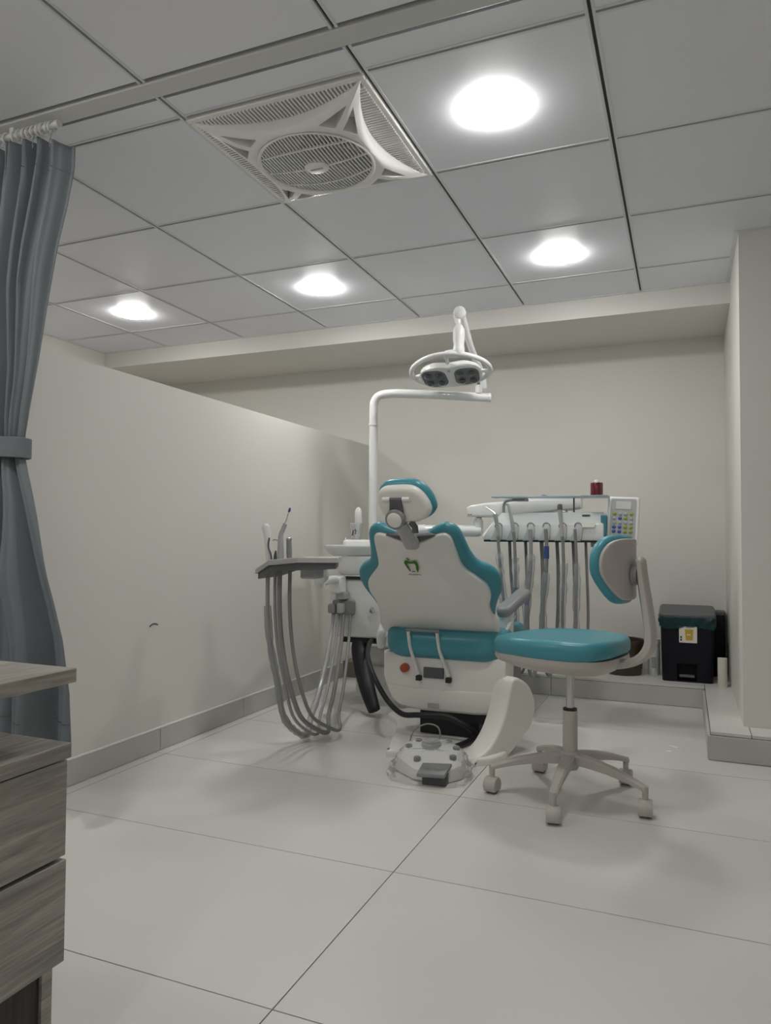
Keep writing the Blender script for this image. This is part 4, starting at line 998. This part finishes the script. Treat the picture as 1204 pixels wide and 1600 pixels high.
# ------------------------------------------------------------------ things on the step
def build_bin():
    t = thing('pedal_bin', 'black pedal bin with teal liner bag and yellow label', 'bin', (.005, 4.30, PH))
    x0, x1, y0, y1 = -.128, .135, 4.19, 4.42
    rings = []
    for z, k in ((PH, .93), (PH+.004, .945), (PH+.30, 1.0), (PH+.345, 1.0)):
        cx, cy = (x0+x1)/2, (y0+y1)/2; rings.append([V(cx+(a-cx)*k, cy+(b-cy)*k, z) for a, b in rrect(x0, x1, y0, y1, .018, 4)])
    bd = MB().rings(rings).build('bin_body', 'bin_black', t, angle=40)
    cut = MB().box(-.048, .050, 4.15, 4.235, PH+.008, PH+.098)
    try: boolean_cut(bd, cut)
    except Exception as e: print(e)
    MB().box(-.036, .040, 4.185, 4.225, PH+.026, PH+.038).build('pedal', 'dark_grey', t, bevel=.004)
    lid = [V(a*1.07-.0003, 4.305+(b-4.305)*1.06, 0) for a, b in rrect(x0, x1, y0, y1, .02, 4)]
    MB().rings([[q+V(0, 0, PH+.34) for q in lid], [q+V(0, 0, PH+.352+(q.y-4.19)*.10) for q in lid], [V(q.x*.95, 4.305+(q.y-4.305)*.95, PH+.360+(q.y-4.19)*.12) for q in lid]]).build('lid', 'dark_grey', t, angle=30)
    # liner folded over the rim
    random.seed(11); rr = []
    base = [Vector((a, b)) for a, b in rrect(x0, x1, y0, y1, .02, 5)]
    den = []
    for k in range(len(base)):
        a, b = base[k], base[(k+1) % len(base)]; n = max(1, int((b-a).length/.012))
        den += [a+(b-a)*j/n for j in range(n)]
    cx, cy = (x0+x1)/2, (y0+y1)/2
    for i, (z, k) in enumerate(((PH+.343, 1.075), (PH+.333, 1.085), (PH+.320, 1.07), (PH+.306, 1.055), (PH+.295, 1.045), (PH+.284, 1.035))):
        rr.append([V(cx+(p.x-cx)*k+.004*math.sin(j*.9+i*2), cy+(p.y-cy)*k+.004*math.sin(j*1.3+i), z+.006*math.sin(j*.35+i*1.2)*(1 if i else 0)) for j, p in enumerate(den)])
    MB().rings(rr, cap=False).build('liner_bag', 'teal_bag', t, angle=25)
    lb = MB().slab(rrect(-.036, .052, .316, .402, .003, 2), (0, 4.190, 0), (1, 0, 0), (0, 0, 1), 0, .0025).build('label', 'paper_white', t)
    MB().slab([(-.008, .386), (.034, .386), (.030, .330), (-.003, .330)], (0, 4.1875, 0), (1, 0, 0), (0, 0, 1), 0, .001).build('label_print', 'label_yellow', lb)
    MB().slab([(.004, .352), (.012, .358), (.020, .352), (.020, .364), (.012, .361), (.004, .364)], (0, 4.1865, 0), (1, 0, 0), (0, 0, 1), 0, .001).build('label_symbol', 'paper_white', lb)
    for z in (.340, .326): MB().box(-.030, -.022, 4.186, 4.1875, z, z+.010).build('label_mark', 'print_dark', lb)
build_bin()
bt = thing('bucket', 'dark olive plastic bucket with maroon rim beside jug on step', 'bucket', (-.326, 4.33, PH))
MB().lathe((-.326, 4.335, PH), [(0, 0), (.088, 0), (.094, .004), (.113, .165), (.108, .165), (.09, .008), (0, .008)], n=36).build('bucket_wall', 'bucket_olive', bt, angle=50)
MB().lathe((-.326, 4.335, PH+.165), [(.106, 0), (.118, 0), (.119, .022), (.114, .028), (.106, .024), (.106, 0)], n=36).build('bucket_rim', 'bucket_rim', bt, angle=50)
MB().tube(catmull([(-.211, 4.325, PH+.18), (-.205, 4.29, PH+.15), (-.206, 4.25, PH+.12), (-.226, 4.22, PH+.10)], 5), .003, 6).build('handle', 'dark_grey', bt)
jg = thing('white_jug', 'white plastic jug with cap between bucket and black bin', 'jug', (-.155, 4.36, PH))
MB().lathe((-.168, 4.36, PH), [(0, 0), (.030, 0), (.032, .004), (.032, .15), (.028, .165), (0, .165)], n=24).build('jug_body', 'white_plastic', jg, angle=50)
MB().lathe((-.168, 4.36, PH+.165), [(0, 0), (.033, 0), (.033, .030), (.030, .034), (0, .034)], n=24).build('jug_cap', 'paper_white', jg, angle=50)
MB().slab(rrect(-.012, .012, .04, .10, .003, 2), (-.168, 4.3285, PH), (1, 0, 0), (0, 0, 1), 0, .0012).build('jug_label', 'light_grey', jg)
rl = thing('paper_roll', 'slim white paper roll standing between bin and wall corner', 'paper roll', (.170, 4.150, PH))
MB().lathe((.170, 4.150, PH), [(0, 0), (.022, 0), (.023, .002), (.023, .145), (.008, .147), (.008, .12), (0, .12)], n=24).build('roll', 'paper_white', rl, angle=40)
tb = thing('slim_bin', 'tall dark grey bin squeezed behind the pedal bin at the wall corner', 'bin', (.135, 4.485, PH))
MB().slab(rrect(.07, .198, 4.435, 4.54, .012, 4), (0, 0, PH), (1, 0, 0), (0, 1, 0), 0, .335, .004, 2).build('bin_body', 'bin_black', tb)
MB().slab(rrect(.067, .201, 4.432, 4.543, .012, 4), (0, 0, PH+.335), (1, 0, 0), (0, 1, 0), 0, .022, .006, 2).build('lid', 'dark_grey', tb)

# tiny litter on the floor
tag(MB().slab([(0, 0), (.022, -.006), (.030, .002), (.012, .010)], (-.085, 3.20, .0005), (1, 0, 0), (0, 1, 0), 0, .003).build('paper_scrap', 'scrap_white'), 'tiny rounded white paper scrap on the floor near step', 'paper scrap')
tag(MB().slab([(0, 0), (.034, -.022), (.042, -.018), (.006, .008)], (-.072, 3.29, .0005), (1, 0, 0), (0, 1, 0), 0, .003).build('paper_sliver', 'scrap_white'), 'thin white paper sliver on the floor near step', 'paper scrap')
